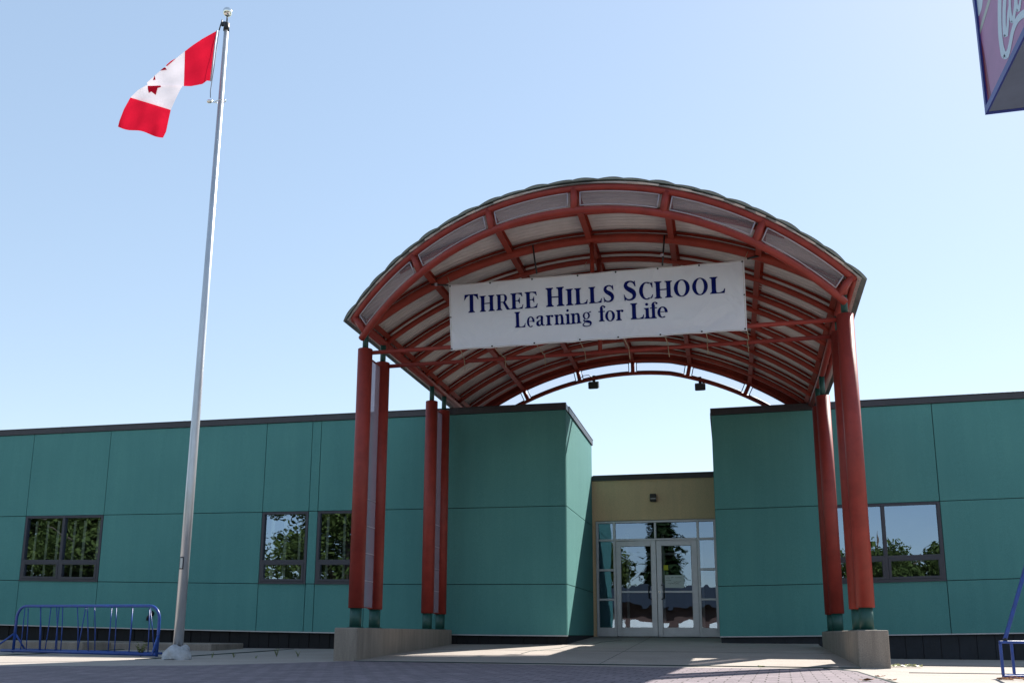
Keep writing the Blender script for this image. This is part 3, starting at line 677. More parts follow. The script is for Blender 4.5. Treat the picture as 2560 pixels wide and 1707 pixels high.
def rect(x0, y0, x1, y1): return [[(x0, y0 + (y1 - y0) * k / 4), (x1, y0 + (y1 - y0) * k / 4), (x1, y0 + (y1 - y0) * (k + 1) / 4), (x0, y0 + (y1 - y0) * (k + 1) / 4)] for k in range(4)]
SW, HL, SF = 0.215, 0.055, 0.085
def serif(x0, x1, y, d, l=1, r=1):  # serif under/over a stem x0..x1; d = +1 grows up from y
    s = [[(x0 - SF * l, y), (x1 + SF * r, y), (x1 + SF * r, y + d * HL), (x0 - SF * l, y + d * HL)]]
    if l: s.append([(x0 - SF * .8, y + d * HL), (x0, y + d * HL), (x0, y + d * (HL + .09)), (x0 - SF * .22, y + d * (HL + .03))])
    if r: s.append([(x1 + SF * .8, y + d * HL), (x1, y + d * HL), (x1, y + d * (HL + .09)), (x1 + SF * .22, y + d * (HL + .03))])
    return s
def stem(x, y0, y1, w=SW, bot=(1, 1), top=(1, 1)):
    s = rect(x, y0, x + w, y1)
    if bot: s += serif(x, x + w, y0, 1, *bot)
    if top: s += serif(x, x + w, y1, -1, *top)
    return s
def gL(w=.74): return stem(.09, 0, 1) + [[(.28, 0), (w - .03, 0), (w - .04, .05), (.28, HL)]] + [[(w - .30, .035), (w - .03, 0), (w, .27), (w - .035, .27), (w - .10, .12)]]
GL = {
 'T': (0.84, stem(.32, 0, 1, bot=(1, 1), top=None) + [[(.03, 1), (.81, 1), (.80, .945), (.04, .945)], [(.03, 1), (.30, .95), (.14, .86), (.035, .70), (0, .70)], [(.81, 1), (.54, .95), (.70, .86), (.805, .70), (.84, .70)]]),
 'H': (0.92, stem(.09, 0, 1) + stem(.635, 0, 1) + [[(.28, .47), (.64, .47), (.64, .53), (.28, .53)]]),
 'I': (0.38, stem(.09, 0, 1)),
 'L': (0.74, gL()),
 'E': (0.74, stem(.09, 0, 1) + [[(.28, 0), (.70, 0), (.70, HL), (.28, HL)], [(.42, .03), (.71, 0), (.76, .27), (.72, .27), (.66, .12)], [(.28, 1), (.67, 1), (.67, 1 - HL), (.28, 1 - HL)], [(.40, .97), (.69, 1), (.72, .76), (.68, .76), (.62, .88)], [(.28, .49), (.50, .49), (.50, .54), (.28, .54)], [(.42, .515), (.56, .70), (.52, .70), (.52, .515)], [(.42, .515), (.56, .33), (.52, .33), (.52, .515)], [(.52, .33), (.56, .33), (.56, .70), (.52, .70)]]),
 'R': (0.90, stem(.09, 0, 1, top=(1, 0)) + [[(.28, 1), (.48, 1), (.48, .95), (.28, .95)], [(.28, .52), (.48, .52), (.48, .47), (.28, .47)]] + ring(.47, .735, .26, .265, .18, .05, -90, 90) + [[(.42, .50), (.60, .50), (.86, .055), (.66, .055)], [(.66, .06), (.93, .06), (.93, 0), (.70, 0)]]),
 'O': (0.96, ring(.48, .5, .47, .52, .235, .062)),
 'C': (0.88, ring(.48, .5, .47, .52, .235, .062, 62, 300) + rib([(.715, .045), (.80, .12), (.86, .26)], [.055, .075, .04], 4) + [[(.70, .99), (.80, .93), (.82, 1.0), (.86, .99), (.86, .66), (.82, .66), (.76, .82), (.68, .93)]]),
 'S': (0.70, rib([(.60, .80), (.50, .935), (.34, .975), (.18, .90), (.135, .76), (.22, .63), (.38, .52), (.52, .40), (.565, .24), (.49, .09), (.32, .03), (.16, .075), (.06, .22)], [.06, .07, .07, .13, .16, .19, .215, .20, .16, .11, .07, .07, .06], 5) + [[(.58, .99), (.615, .99), (.64, .70), (.60, .70), (.52, .87)], [(.03, .32), (.065, .32), (.15, .10), (.10, .0), (.06, .0)]]),
 'e': (0.52, ring(.27, .33, .26, .345, .145, .06, 0, 305) + [[(.12, .34), (.50, .34), (.50, .38), (.12, .38)]] + ring(.27, .33, .26, .345, .125, .05, 355, 360, 2)),
 'a': (0.56, rect(.28, .10, .42, .50) + rib([(.06, .50), (.12, .61), (.24, .645), (.35, .60), (.35, .46)], [.11, .08, .06, .12, .14], 4) + rib([(.33, .39), (.20, .35), (.10, .26), (.10, .12), (.20, .045), (.34, .13)], [.04, .06, .12, .14, .08, .05], 4) + rib([(.35, .14), (.42, .04), (.53, .05)], [.13, .07, .03], 4)),
 'r': (0.50, stem(.09, 0, .66, .18, top=(1, 0)) + rib([(.20, .46), (.28, .60), (.36, .635)], [.03, .05, .08], 4) + ring(.40, .585, .075, .075, .075, .075)),
 'n': (0.74, stem(.08, 0, .66, .18, top=(1, 0)) + stem(.46, 0, .45, .18, top=None) + rib([(.20, .46), (.30, .59), (.42, .62), (.52, .56), (.535, .42)], [.03, .05, .08, .14, .15], 4)),
 'i': (0.34, stem(.09, 0, .66, .18, top=(1, 0)) + ring(.165, .88, .085, .085, .085, .085)),
 'g': (0.60, ring(.25, .44, .22, .225, .115, .045) + rib([(.38, .60), (.46, .66), (.53, .66)], [.03, .05, .08], 4) + rib([(.14, .24), (.09, .15), (.16, .09), (.36, .06), (.50, -.03), (.46, -.19), (.26, -.245), (.08, -.19), (.05, -.09), (.16, .02)], [.05, .06, .10, .15, .12, .06, .05, .07, .06, .04], 4)),
 'f': (0.44, stem(.12, 0, .84, .18, top=None) + rib([(.195, .82), (.22, .93), (.32, .975), (.40, .94)], [.15, .09, .06, .05], 4) + ring(.40, .905, .06, .06, .06, .06) + [[(.02, .60), (.42, .60), (.42, .66), (.02, .66)]]),
 'o': (0.58, ring(.29, .33, .28, .345, .155, .055)),
}
def pxu(x): return (x - 1122.8) / 741.0
def text(name, seq, base, caph):
    e = 0
    for ch, a, b, big in seq:
        m = MB()
        w, polys = GL[ch]; u0, u1 = pxu(a), pxu(b); s_ = caph * big
        for pl_ in polys:
            e += 1; m.add([BP(u0 + (u1 - u0) * p[0] / w, base - s_ * p[1], 0.0065 + 0.00001 * (e % 40)) for p in pl_], [tuple(range(len(pl_)))])
        m.build(name, M['letters'], sheet)
k = 0.86
text('letter', [('T', 1163, 1201, 1), ('H', 1204, 1243, k), ('R', 1248, 1284, k), ('E', 1286, 1318, k), ('E', 1323, 1355, k), ('H', 1377, 1423, 1), ('I', 1428, 1446, k), ('L', 1450, 1483, k), ('L', 1486, 1519, k), ('S', 1522, 1551, k), ('S', 1572, 1606, 1), ('C', 1611, 1645, k), ('H', 1648, 1691, k), ('O', 1695, 1734, k), ('O', 1739, 1777, k), ('L', 1781, 1817, k)], 0.455, 0.285)
text('letter', [('L', 1295, 1323, 1), ('e', 1326, 1346, 1), ('a', 1350, 1374, 1), ('r', 1375, 1396, 1), ('n', 1397, 1424, 1), ('i', 1425, 1438, 1), ('n', 1439, 1466, 1), ('g', 1468, 1493, 1), ('f', 1508, 1526, 1), ('o', 1525, 1550, 1), ('r', 1552, 1572, 1), ('L', 1588, 1621, 1), ('i', 1621, 1636, 1), ('f', 1635, 1654, 1), ('e', 1653, 1678, 1)], 0.735, 0.235)
# straps and ropes
def strap(a, b, mt, r=0.012, nm='strap'):
    m = MB(); m.tube([a, (a + b) / 2 + Vector((0, -.01, -.005)), b], r, 6); return m.build(nm, mt, BN)
strap(at(1332, 613, -5.2), at(1342, 684, -5.22), M['black'], .014); strap(at(1661, 589, -5.2), at(1656, 664, -5.22), M['black'], .014)
strap(at(1078, 711, -5.2), at(1121, 713, -5.22), M['black'], .013); strap(at(1908, 637, -5.15), at(1868, 647, -5.22), M['black'], .016)
m = MB(); p = at(1655, 638, -5.23); m.box((p.x - .022, p.y - .012, p.z - .018), (p.x + .022, p.y + .012, p.z + .018)); p = at(1090, 711, -5.23); m.box((p.x - .018, p.y - .014, p.z - .02), (p.x + .018, p.y + .014, p.z + .02)); m.build('buckle', M['white'], BN)
for a, b in (((1236, 868), (1262, 908)), ((1342, 862), (1361, 903)), ((1449, 852), (1462, 880)), ((1560, 846), (1572, 874)), ((1662, 840), (1670, 868)), ((1765, 832), (1768, 868)), ((1868, 828), (1868, 850)), ((1150, 872), (1160, 905))):
    p0, p1 = at(*a, -5.22), at(*b, -4.40); q_ = Vector((p1.x, -4.35, 4.84))
    m = MB(); m.tube([p0, (p0 + q_) / 2 + Vector((.02, 0, -.03)), q_ + Vector((0, -.035, 0)), q_ + Vector((0, 0, -.045)), q_ + Vector((.01, .03, .0)), q_ + Vector((.0, -.03, .02)), q_ + Vector((.015, -.04, -.16))], 0.006, 5); m.build('rope', M['rope'], BN)
for a, b in (((1125, 712), (1119, 690)), ((1862, 648), (1870, 628)), ((1462, 668), (1466, 655))):
    m = MB(); m.tube([at(*a, -5.22), at(*b, -5.17)], 0.005, 5); m.build('rope', M['rope'], BN)

# ------------------------------------------------------------------ flagpole and flag
YP = -5.9
pb, pt = at(443, 1640, YP), at(567, 58, YP); pb = Vector((pb.x, YP, GZ)); pt = Vector((pt.x, YP, pt.z))
FP = thing('flagpole', pb, 'tall tapered silver flagpole with a ball on top, beside the blue rack', 'flagpole')
m = MB(); m.tube([pb, pb.lerp(pt, .25), pb.lerp(pt, .5), pt], [.072, .068, .058, .036], 20); m.build('pole', M['pole'], FP)
m = MB(); bl = at(569, 31, YP); m.sphere(bl, .078, 24, 14); m.build('ball', M['chrome'], FP)
m = MB(); m.tube([pt, bl], .012, 8); m.build('spindle', M['black'], FP)
m = MB(); m.tube([pt - Vector((0, 0, .01)), pt - Vector((0, 0, .15))], [.045, .05], 14); m.box((pt.x - .10, YP - .02, pt.z - .04), (pt.x - .02, YP + .02, pt.z + .02)); m.build('truck', M['black'], FP)
m = MB(); a = at(447, 1408, YP); xm = pb.lerp(pt, (a.z - pb.z) / (pt.z - pb.z)).x
m.box((xm - .028, YP - .082, a.z - .09), (xm + .028, YP - .055, a.z + .09)); hp = m.build('access_plate', M['wframe'], FP)
m = MB(); m.box((xm - .02, YP - .086, a.z - .075), (xm + .02, YP - .082, a.z + .075)); m.build('plate_cover', M['pole'], hp)
m = MB(); a = at(520, 253, YP); wt = at(524, 254, YP)
m.tube([at(556, 50, YP), at(552, 62, YP), at(548, 76, YP)], .010, 6); m.tube([at(548, 76, YP), at(535, 170, YP), at(526, 228, YP), at(526, 245, YP)], .006, 5); m.build('halyard', M['black'], FP)
m = MB(); m.sphere(wt, .035, 12, 8, (1.5, 1, .9)); m.build('counterweight', M['chrome'], FP)
m = MB(); px_ = pb.lerp(pt, (wt.z - pb.z) / (pt.z - pb.z)).x
m.tube([wt] + [Vector((px_ + .085 * math.cos(t_), YP + .075 * math.sin(t_), wt.z - .03 - .03 * math.cos(t_ + 2))) for t_ in [math.pi + k_ * math.pi / 8 for k_ in range(0, 17)]], .008, 6); m.build('retainer_ring', M['chrome'], FP)
# wrapped base
m = MB(); rows = []
for i in range(15):
    h = i / 14; r0 = .195 * (1 - h ** 3 * .50) if i < 14 else .085
    rows.append([Vector((pb.x + (r0 + .016 * math.sin(a_ * 5 + h * 5) + .010 * math.sin(a_ * 11 + h * 14)) * math.cos(a_) * 1.0, pb.y + (r0 + .016 * math.sin(a_ * 5 + h * 5)) * math.sin(a_), GZ + .002 + h * .20 + .015 * math.sin(a_ * 3))) for a_ in [2 * math.pi * j / 40 for j in range(41)]])
m.sm = True; m.grid(rows); m.build('base_wrap', mat('wrap_cloth', (0.42, 0.44, 0.47), 0.75, var=0.35, vscale=9, bump=0.9, bscale=14), FP)

def fz(x, y): return (280 + x / 4.356, y / 4.356)
FLG = thing('flag', at(*fz(1140, 340), YP), 'red and white maple leaf flag flying folded from the tall pole', 'flag')
def lerp2(a, b, t): return (a[0] + (b[0] - a[0]) * t, a[1] + (b[1] - a[1]) * t)
def poly(pts, t):   # piecewise along keyed points
    for (t0, p0), (t1, p1) in zip(pts, pts[1:]):
        if t <= t1: return lerp2(p0, p1, (t - t0) / (t1 - t0))
    return pts[-1][1]
def fy(x, y): return YP - .10 + .05 * math.sin((x * .6 + y * .8) * .007 + 1) + .012 * math.sin((x * .85 - y * .25) * .022) + .006 * math.sin((x * .5 + y * .9) * .03)
def fpt(x, y, off=0): return at(*fz(x, y), fy(x, y) + off)
def sheetf(top, bot, off, n=26, k=20, t0=0, t1=1):
    rows = []
    for i in range(n + 1):
        t = t0 + (t1 - t0) * i / n; a = poly(top, t); b = poly(bot, t); r = []
        for j in range(k + 1):
            x, y = lerp2(a, b, j / k); bow = math.sin(math.pi * j / k); x += 10 * bow * math.sin(t * 9); r.append(fpt(x, y, off))
        rows.append(r)
    return rows
topA = [(0, (1142, 338)), (.12, (985, 425)), (.25, (880, 495)), (.34, (793, 562))]; botA = [(0, (1068, 885)), (.05, (1035, 880)), (.12, (985, 918)), (.25, (860, 942)), (.34, (782, 940))]
m = MB(); m.sm = True; m.grid(sheetf(topA, botA, 0, t1=.34)); m.build('red_hoist_band', M['flagred'], FLG)
topB = [(0, (793, 562)), (.35, (640, 685)), (.7, (500, 795)), (1, (378, 905))]; botB = [(0, (782, 940)), (.35, (640, 932)), (.7, (510, 930)), (1, (386, 934))]
m = MB(); m.sm = True; m.grid(sheetf(topB, botB, 0)); 
topC = [(0, (384, 926)), (.35, (340, 950)), (.7, (280, 985)), (1, (200, 1065))]; botC = [(0, (770, 936)), (.35, (735, 995)), (.7, (685, 1100)), (1, (640, 1200))]
m.grid(sheetf(topC, botC, .035)); m.build('white_band', M['flagwhite'], FLG)
topD = [(0, (200, 1065)), (.4, (130, 1190)), (.8, (80, 1320)), (1, (65, 1382))]; botD = [(0, (640, 1200)), (.4, (615, 1310)), (.8, (590, 1430)), (1, (556, 1497))]
rows = sheetf(topD, botD, .07)
m = MB(); m.sm = True
rows = []
for i in range(27):
    t = i / 26; a = poly(topD, t); b = poly(botD, t); r = []
    for j in range(31):
        s_ = j / 30; x, y = lerp2(a, b, s_); y += (12 * math.sin(s_ * 9) - 22 * math.sin(math.pi * s_) * (1 - t)) * (t if True else 1) - (16 * math.sin(math.pi * s_)) * (1 - t); r.append(fpt(x, y + (0), .07 + .03 * t * math.sin(s_ * 16)))
    rows.append(r)
m.grid(rows); m.build('red_fly_band', M['flagred'], FLG)
m = MB()
for pl_, off in (([(598, 762), (524, 772), (560, 742), (578, 736)], -.012), ([(700, 636), (640, 668), (585, 718), (600, 722), (655, 676)], -.012), ([(463, 822), (474, 872), (446, 876)], -.012), ([(388, 938), (528, 934), (534, 950), (497, 962), (476, 1038), (428, 1000), (400, 1016), (390, 975)], .018)):
    m = MB(); m.add([fpt(x, y, off) for x, y in pl_], [tuple(range(len(pl_)))]); m.build('maple_leaf', M['flagred'], FLG)
m = MB(); m.tube([fpt(1146, 336), fpt(1120, 500), fpt(1098, 700), fpt(1074, 885)], .012, 6); m.build('header_tape', M['white'], FLG)

# ------------------------------------------------------------------ blue racks
def rack():
    LX0, LX1, ZR = -8.62, -5.72, 0.0
    a = Vector((-8.66, -4.30, 0.16)); b = Vector((-5.40, -4.95, 0.14)); d = (b - a); L = d.length; d.normalize(); nrm = Vector((-d.y, d.x, 0)); H = .79
    P = lambda s, z, n=0: a + d * s + nrm * n + Vector((0, 0, z))
    R_ = thing('bike_rack', (a + b) / 2, 'long low blue tubular bike rack with thin upright bars, left of the flagpole', 'bike rack')
    m = MB(); cr_ = .22; pts = [P(0, 0), P(0, H - cr_)] + [P(cr_ - cr_ * math.cos(t), H - cr_ + cr_ * math.sin(t)) for t in [math.pi / 2 * k / 8 for k in range(1, 9)]] + [P(L - cr_ + cr_ * math.sin(t), H - cr_ + cr_ * math.cos(t)) for t in [math.pi / 2 * k / 8 for k in range(0, 9)]] + [P(L, 0)]
    m.tube(pts, .024, 12); m.build('frame', M['blue'], R_)
    m = MB(); m.tube([P(-.3, .03), P(L, .03)], .026, 10); m.tube([P(-.1, .05, .10), P(L, .05, .10)], .020, 10); m.build('bottom_rail', M['blue'], R_)
    fr = [.055, .08, .17, .195, .22, .29, .31, .335, .44, .47, .53, .56, .68, .71, .79, .82, .93, .955]
    for i, f_ in enumerate(fr):
        sl_ = (.03 if i % 5 == 4 else 0) - (.02 if i % 7 == 3 else 0)
        m = MB(); m.tube([P(L * f_, .03, (i % 3) * .045), P(L * (f_ + sl_ * .5), H * .5, (i % 3) * .03), P(L * (f_ + sl_), H - (0.0 if .09 < f_ < .9 else .035), 0)], .0085, 6); m.build('upright', M['blue'], R_)
    for s0, s1 in ((0, -.28), (0, .16), (L, L - .16), (L, L + .12)):
        m = MB(); m.tube([P(s0, .33), P(s1, .03, -.22 if s1 < 0 or s1 > L else .12)], .016, 8); m.build('brace', M['blue'], R_)
    m = MB(); m.tube([P(-.28, .05, -.22), P(-.28, .05, -.5)], .022, 8); m.sphere(P(-.28, .05, -.52), .035, 12, 8); m.build('foot', M['blue'], R_)
rack()
def stand():
    T = thing('metal_stand', atz(2506, 1693, GZ), 'square blue steel tube stand with a slanting bar at the right edge of the pavement', 'stand')
    y0 = -8.0; c = lambda u, v, y=y0: at(u, v, y)
    A, Bq = c(2500, 1604), c(2506, 1692); zt, zb = A.z, GZ + .02
    x0, x1 = A.x, A.x + .62; y1 = y0 + .46
    w = .026
    m = MB()
    for (p, q) in (((x0, y0), (x1, y0)), ((x0 + .22, y1), (x1 + .2, y1)), ((x0, y0), (x0 + .22, y1)), ((x1, y0), (x1 + .2, y1))): m.bar((p[0], p[1], zt), (q[0], q[1], zt), w, w)
    m.build('top_frame', M['blue'], T, bevel=.004)
    m = MB()
    for (p, q) in (((x0, y0), (x1, y0)), ((x0 + .22, y1), (x1 + .2, y1)), ((x0, y0), (x0 + .22, y1)), ((x1, y0), (x1 + .2, y1))): m.bar((p[0], p[1], zb), (q[0], q[1], zb), w, w)
    m.build('bottom_frame', M['blue'], T, bevel=.004)
    for (x, y, xb) in ((x0, y0, x0), (x1, y0, x1), (x0 + .22, y1, x0 + .22), (x1 + .2, y1, x1 + .2)):
        m = MB(); m.bar((x, y, zt - w / 2), (xb, y, zb + w / 2), w, w, (0, 1, 0)); m.build('leg', M['blue'], T, bevel=.004)
    m = MB(); m.bar(c(2512, 1598, y0 + .05), c(2562, 1425, y0 + .05), .034, .028, (0, 1, 0)); e = c(2562, 1425, y0 + .05); s0 = c(2512, 1598, y0 + .05); m.bar(e, e + (e - s0) * 1.2, .034, .028, (0, 1, 0)); m.build('slanting_bar', M['blue'], T, bevel=.004)
    m = MB(); m.sphere(s0 + Vector((0, -.01, -.005)), .022, 10, 8); m.build('bolt', M['black'], T)
stand()

# ------------------------------------------------------------------ overhead sign, top right
YS_ = -8.6; cn = at(2463, 288, YS_); XS = cn.x; ZS_ = cn.z
SG = thing('pole_sign', (XS + 2.2, YS_ - 2.2, prof(YS_ - 2.2)), 'big overhead box sign with white script on faded red', 'sign')
L_, Wd, Hh = 5.0, 0.9, 3.6
m = MB()
def sb(x0, x1, y0, y1, z0, z1): m.box((XS + x0, YS_ - y1, ZS_ + z0), (XS + x1, YS_ - y0, ZS_ + z1))
sb(.0, Wd, 0, .05, 0.0, Hh); sb(.0, Wd, L_ - .05, L_, 0, Hh); sb(0, Wd, .051, L_ - .051, Hh - .06, Hh); sb(0, .018, .051, L_ - .051, 0.0, .075); sb(Wd - .06, Wd, .051, L_ - .051, 0.0, .075); sb(Wd - .03, Wd, .051, L_ - .051, .076, Hh - .061)
m.build('cabinet', mat('sign_blue', (0.02, 0.03, 0.22), 0.4, var=0.12), SG)
m = MB(); sb(.0185, Wd - .061, .0515, L_ - .0515, 0.004, 0.045); m.build('underside', mat('sign_underside', (0.11, 0.14, 0.22), 0.6, var=0.15), SG)
m = MB(); m.add([(XS + .022, YS_ - .05, ZS_ + .075), (XS + .022, YS_ - L_ + .05, ZS_ + .075), (XS + .022, YS_ - L_ + .05, ZS_ + Hh - .06), (XS + .022, YS_ - .05, ZS_ + Hh - .06)], [(0, 1, 2, 3)])
fc = m.build('sign_face', mat('faded_red_face', (0.36, 0.13, 0.27), 0.4, var=0.16, vscale=2.0), SG)
def zs(x, y): return (2380 + x / 4.9, y / 4.9)
def spt(p, off): return atx(*zs(p[0], p[1]), XS + .022 - off)
def srib(pts, ws, name, mt, off):
    m = MB(); m_ = rib([(x, -y) for x, y in pts], ws, 6)
    for e_, q_ in enumerate(m_): m.add([spt((p[0], -p[1]), off * .4 + e_ * .00002) for p in q_], [(0, 1, 2, 3)])
    m.build(name, mt, fc)
M['swhite'] = mat('sign_white', (0.52, 0.62, 0.68), 0.4, var=0.06); M['sred'] = mat('sign_red', (0.20, 0.01, 0.02), 0.4, var=0.1); M['scream'] = mat('sign_cream', (0.36, 0.38, 0.33), 0.4, var=0.1)
srib([(585, -90), (583, 60), (583, 220), (590, 420), (612, 590), (648, 692), (690, 630), (716, 520), (745, 380), (795, 255), (882, 170), (960, 140)], [40, 40, 40, 42, 48, 70, 40, 34, 36, 50, 76, 80], 'script_lettering', M['swhite'], .004)
srib([(652, -60), (640, 120), (640, 320), (656, 440), (680, 340), (690, 180), (706, 60), (700, -40)], [34, 36, 36, 46, 26, 24, 22, 20], 'script_lettering', M['swhite'], .0045)
srib([(712, -60), (708, 60), (718, 190), (738, 270), (762, 180), (772, 60), (775, -40)], [26, 26, 30, 40, 30, 22, 22], 'script_lettering', M['swhite'], .005)
srib([(790, -50), (788, 50), (805, 130), (830, 60), (845, -40)], [28, 30, 42, 26, 20], 'script_lettering', M['swhite'], .0055)
srib([(330, 460), (370, 640), (410, 880), (450, 1140), (470, 1240)], [30, 34, 34, 36, 34], 'stripe', M['sred'], .003)
srib([(265, -40), (290, 140), (305, 300), (320, 470)], [46, 40, 30, 20], 'stripe', M['scream'], .003)
srib([(470, -40), (420, 130), (360, 330), (325, 470)], [26, 26, 24, 14], 'stripe', M['scream'], .0035)
srib([(330, -40), (335, 80), (325, 200)], [80, 60, 14], 'stripe', M['swhite'], .0028)
m = MB(); 
m.tube([(XS + .12, YS_ - 4.75, prof(YS_ - 4.75)), (XS + .12, YS_ - 4.75, ZS_ + .02)], .13, 16)
m.build('sign_post', M['blue'], SG)
m = MB(); m.box((XS - .08, YS_ - 4.95, ZS_ - .03), (XS + .32, YS_ - 4.55, ZS_ + .028)); m.build('bracket', M['blue'], SG)

# ------------------------------------------------------------------ litter, leaves, weeds
def leafthing(u, v, s, mt, lab, cat='fallen leaf', name='fallen_leaf', z=None, grp=None, seed=1):
    p = atz(u, v, z if z else GZ + .006); rr = random.Random(seed); m = MB(); n = 9
    rim = []
    for i in range(n):
        a_ = 2 * math.pi * i / n; r = s * (1.0 if i % 2 == 0 else .55) * rr.uniform(.8, 1.1); rim.append(p + Vector((math.cos(a_) * r * 1.3, math.sin(a_) * r, rr.uniform(.1, .55) * s)))
    m.add([p + Vector((0, 0, .004))] + rim, [(0, i + 1, (i + 1) % n + 1) for i in range(n)])
    m.tube([p + Vector((0, 0, .006)), p + Vector((-s * 1.1, -s * .3, .02))], .0015, 4)
    tag(m.build(name, mt), lab, cat, grp); 
LG = 'fallen leaves on the paving'
leafthing(2165, 1702, .055, M['leaf'], 'brown leaf on the pavers nearest the bottom edge, left of the dark joint', seed=2, grp=LG)
leafthing(2200, 1692, .045, M['leaf'], 'small curled brown leaf on the joint at the paver edge', seed=3, grp=LG)
leafthing(2050, 1660, .03, M['leaf'], 'tiny brown leaf at the inner foot of the right plinth', seed=5, grp=LG)
leafthing(1905, 1667, .05, M['leafg'], 'yellow green leaf on the line where ramp meets pavers', seed=6, grp=LG)
leafthing(2230, 1701, .04, M['leaf'], 'brown leaf standing on the pale band right of the dark joint', seed=8, grp=LG)
# crumpled wrapper
p = atz(2268, 1668, GZ); rr = random.Random(4); m = MB(); rows = []
for i in range(9):
    rows.append([p + Vector(((j - 6) * .034 + rr.uniform(-.01, .01), (i - 4) * .018, .008 + .045 * abs(math.sin(i * 1.9 + j * 1.3)) * rr.uniform(.3, 1))) for j in range(12)])
m.grid(rows); tag(m.build('crumpled_wrapper', mat('wrapper', (0.62, 0.62, 0.42), 0.5, col2=(0.30, 0.32, 0.08), vscale=12, var=.1)), 'crumpled pale wrapper lying on the sunlit pavement right of the plinth', 'litter')
p = atz(2532, 1700, GZ); m = MB(); rr = random.Random(9)
for k_ in range(9):
    a_ = p + Vector((rr.uniform(-.14, .16), rr.uniform(-.1, .1), .01)); m.tube([a_, a_ + Vector((rr.uniform(-.12, .12), rr.uniform(-.05, .05), rr.uniform(.0, .05))), a_ + Vector((rr.uniform(-.18, .18), rr.uniform(-.08, .08), .01))], .004, 4)
tag(m.build('twig_pile', M['leaf']), 'tangle of dry twigs under the blue stand', 'twigs')
def weed(p, h, n, lab, seed, grp='weeds along the foot of the left wall'):
    rr = random.Random(seed); t = thing('weed', p, lab, 'weed', grp); m = MB(); m2 = MB()
    for i in range(n):
        a_ = rr.uniform(0, 6.28); ln = h * rr.uniform(.5, 1); tip = p + Vector((math.cos(a_) * ln * .5, math.sin(a_) * ln * .3, ln)); m2.tube([p, p.lerp(tip, .5) + Vector((0, 0, ln * .12)), tip], .003, 4)
        for k_ in range(5):
            q_ = p.lerp(tip, .3 + .17 * k_); b_ = rr.uniform(0, 6.28); s_ = h * .16; dv = Vector((math.cos(b_), math.sin(b_) * .6, .4)) * s_; sd = Vector((-math.sin(b_), math.cos(b_), 0)) * s_ * .4
            m.add([q_, q_ + dv * .5 + sd, q_ + dv, q_ + dv * .5 - sd], [(0, 1, 2, 3)])
    m2.build('stem', M['leafg'], t); m.build('leaves', M['foliage'], t)
wd = [(352, 1636, .24, 16, 'tallest dark weed, behind the right end of the blue rack'), (692, 1637, .13, 9, 'bushy weed midway between flagpole and left plinth'), (745, 1638, .10, 7, 'low weed nearest the left plinth'), (585, 1638, .08, 6, 'small weed right of the flagpole base'), (640, 1640, .05, 5, 'tiniest weed sprig between two bushier ones'), (530, 1639, .09, 5, 'thin weed sprig just beside the flagpole base')]
for i, (u, v, h, n_, lab) in enumerate(wd): p = atz(u, v, GZ + .03); p.z = gz(p.x, p.y) ; weed(p, h, n_, lab, i + 3)

# ------------------------------------------------------------------ street side behind the viewer, seen in the glass
def crown_mesh(name, n, seed, rx, rz_, conif=False, big=1.0):
    rr = random.Random(seed); m = MB()
    if conif:
        for i in range(n):
            z = rr.uniform(0, 1) ** 1.25; a_ = rr.uniform(0, 6.28); lay = (z * 16) % 1; R0 = rx * (1 - z) * (0.55 + 0.45 * (1 - lay)) * (0.8 + .2 * math.sin(a_ * 5 + z * 40)); r = R0 * math.sqrt(rr.uniform(.15, 1))
            p = Vector((math.cos(a_) * r, math.sin(a_) * r, z * rz_ * 2 - .35 * r)); s_ = rr.uniform(.12, .3); d1 = Vector((math.cos(a_), math.sin(a_), -.35 + rr.uniform(-.3, .3))) * s_; d2 = Vector((-math.sin(a_), math.cos(a_), rr.uniform(-.3, .3))) * s_ * .35
            m.add([p - d1 - d2, p + d1 - d2, p + d1 + d2, p - d1 + d2], [(0, 1, 2, 3)])
        return m
    cl = []
    for i in range(46):
        a_ = rr.uniform(0, 6.28); ph = rr.uniform(-1.1, 1.45); q_ = rr.uniform(.45, 1.0)
        cl.append((Vector((math.cos(a_) * math.cos(ph) * rx * q_, math.sin(a_) * math.cos(ph) * rx * q_, math.sin(ph) * rz_ * q_)), rr.uniform(.16, .34) * rx))
    for i in range(n):
        c_, r0 = cl[rr.randrange(len(cl))]; v = Vector((rr.gauss(0, 1), rr.gauss(0, 1), rr.gauss(0, 1))).normalized() * r0 * rr.uniform(.4, 1.1); p = c_ + v
        s_ = rr.uniform(.07, .16) * big; d1 = Vector((rr.uniform(-1, 1), rr.uniform(-1, 1), rr.uniform(-.6, .6))).normalized() * s_; d2 = d1.cross(Vector((rr.uniform(-1, 1), rr.uniform(-1, 1), rr.uniform(-1, 1)))).normalized() * s_ * .7
        m.add([p - d1, p - d2, p + d1, p + d2], [(0, 1, 2, 3)])
    return m
GB = GZ - 1.25
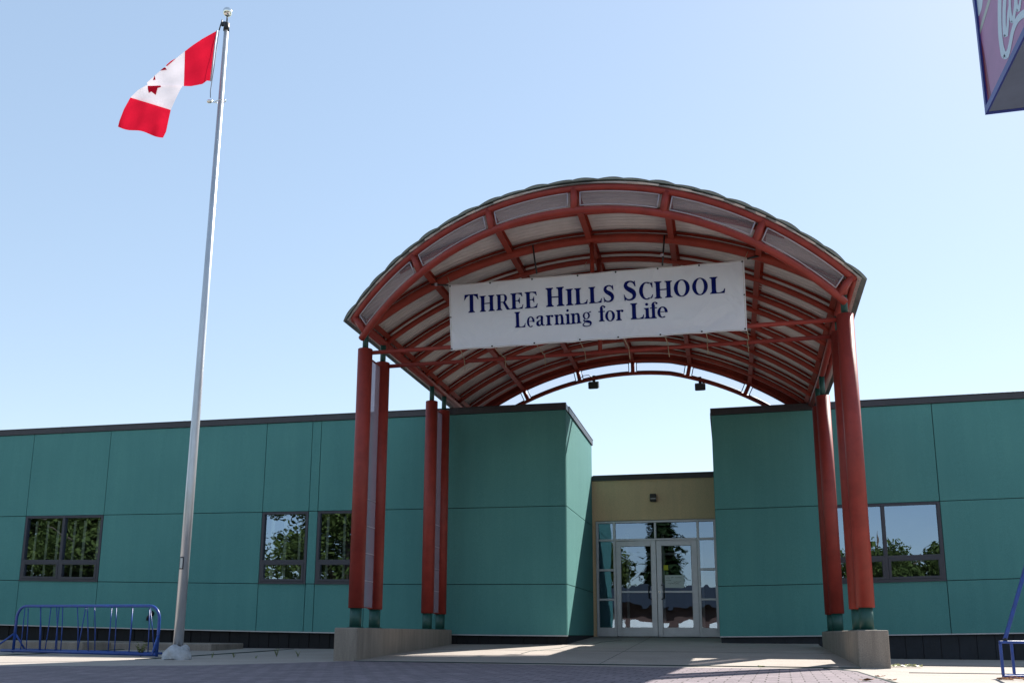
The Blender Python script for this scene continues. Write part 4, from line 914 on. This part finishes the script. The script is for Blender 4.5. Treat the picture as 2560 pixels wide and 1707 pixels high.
def tree(x, y, h, rx, seed, lab, conif=False, n=7000):
    t = thing('spruce_tree' if conif else 'leafy_tree', (x, y, GB), lab, 'tree', 'trees across the street')
    base = Vector((x, y, GB)); m = MB(); rr = random.Random(seed)
    m.tube([base, base + Vector((.05, 0, h * .35)), base + Vector((.1, .05, h * .7)), base + Vector((.1, .05, h * .93))], [h * .028, h * .02, h * .01, .02], 10)
    if not conif:
        for i in range(9):
            a_ = i * 2.4; z0 = h * rr.uniform(.3, .6); m.tube([base + Vector((0, 0, z0)), base + Vector((math.cos(a_) * rx * .4, math.sin(a_) * rx * .4, z0 + h * .14)), base + Vector((math.cos(a_) * rx * .8, math.sin(a_) * rx * .8, z0 + h * .22))], [h * .01, h * .007, .02], 6)
    m.build('trunk', M['bark'], t)
    c_ = crown_mesh('crown', n, seed, rx, h * .37 if not conif else h * .46, conif, 1.5 if x < -30 else 1.0)
    off = base + Vector((0, 0, h * (.54 if h > 10 else (.62 if x < 5 else .46)) if not conif else h * .06)); c_.v = [v + off for v in c_.v]; c_.build('crown', M['spruce'] if conif else M['foliage'], t)
TR = [(-64, -40, 13, 6.5, 0, 'leafy tree at the very left end of the row across the street'), (-54, -38, 14, 6.5, 0, 'largest leafy tree at the far left of the row across the street'), (-44, -40, 13, 6, 0, 'broad leafy tree second from the left across the street'), (-35.5, -38, 12, 5.4, 0, 'leafy tree third from the left across the street'), (-17.6, -36, 12.5, 5.4, 0, 'round leafy tree across the street opposite the flagpole'), (-7.5, -47, 8.4, 4.6, 0, 'lower bushy tree left of the spruce'), (-1.4, -47, 16.0, 3.6, 1, 'tall dark spruce across the street facing the doors'), (11.8, -50, 9.4, 3.6, 0, 'short leafy tree across the street, right of the spruce'), (21, -48, 7.0, 3.8, 0, 'leafy tree at the far right of the row across the street'), (16.8, -51, 9.3, 3.2, 0, 'lowest leafy tree between two others at the right of the row')]
for i, (x, y, h, r_, cf, lab) in enumerate(TR): tree(x, y, h, r_, 20 + i, lab, bool(cf), 26000 if not cf else 16000)
H_ = thing('brick_house', (3, -40.5, GB), 'low brown brick house across the street with a shallow roof', 'house')
m = MB(); m.box((-9, -44.5, GB), (15, -37.0, GB + 3.4)); m.build('wall', M['brick'], H_)
m = MB(); m.add([(-9.6, -45.1, GB + 3.4), (15.6, -45.1, GB + 3.4), (15.6, -36.4, GB + 3.4), (-9.6, -36.4, GB + 3.4), (-6, -40.7, GB + 4.9), (12, -40.7, GB + 4.9)], [(3, 2, 5, 4), (1, 0, 4, 5), (0, 3, 4), (2, 1, 5), (0, 1, 2, 3)]); m.build('roof', M['skirt'], H_)
for x, w_, z0, z1 in ((-4.6, 1.3, 0, 2.6), (-1.6, 1.2, 0, 2.45), (1.0, .7, 0, 2.6), (3.6, 1.3, 0, 2.5), (7.5, .9, 1.0, 2.3), (12, 1.0, 1.0, 2.3)):
    m = MB(); m.box((x - w_, -36.99, GB + z0), (x + w_, -36.93, GB + z1)); m.build('reflected_white_panel' if z0 == 0 else 'window', M['whitewall'], H_)  # ground-level white panels are added to mirror as bright patches in the entrance glass
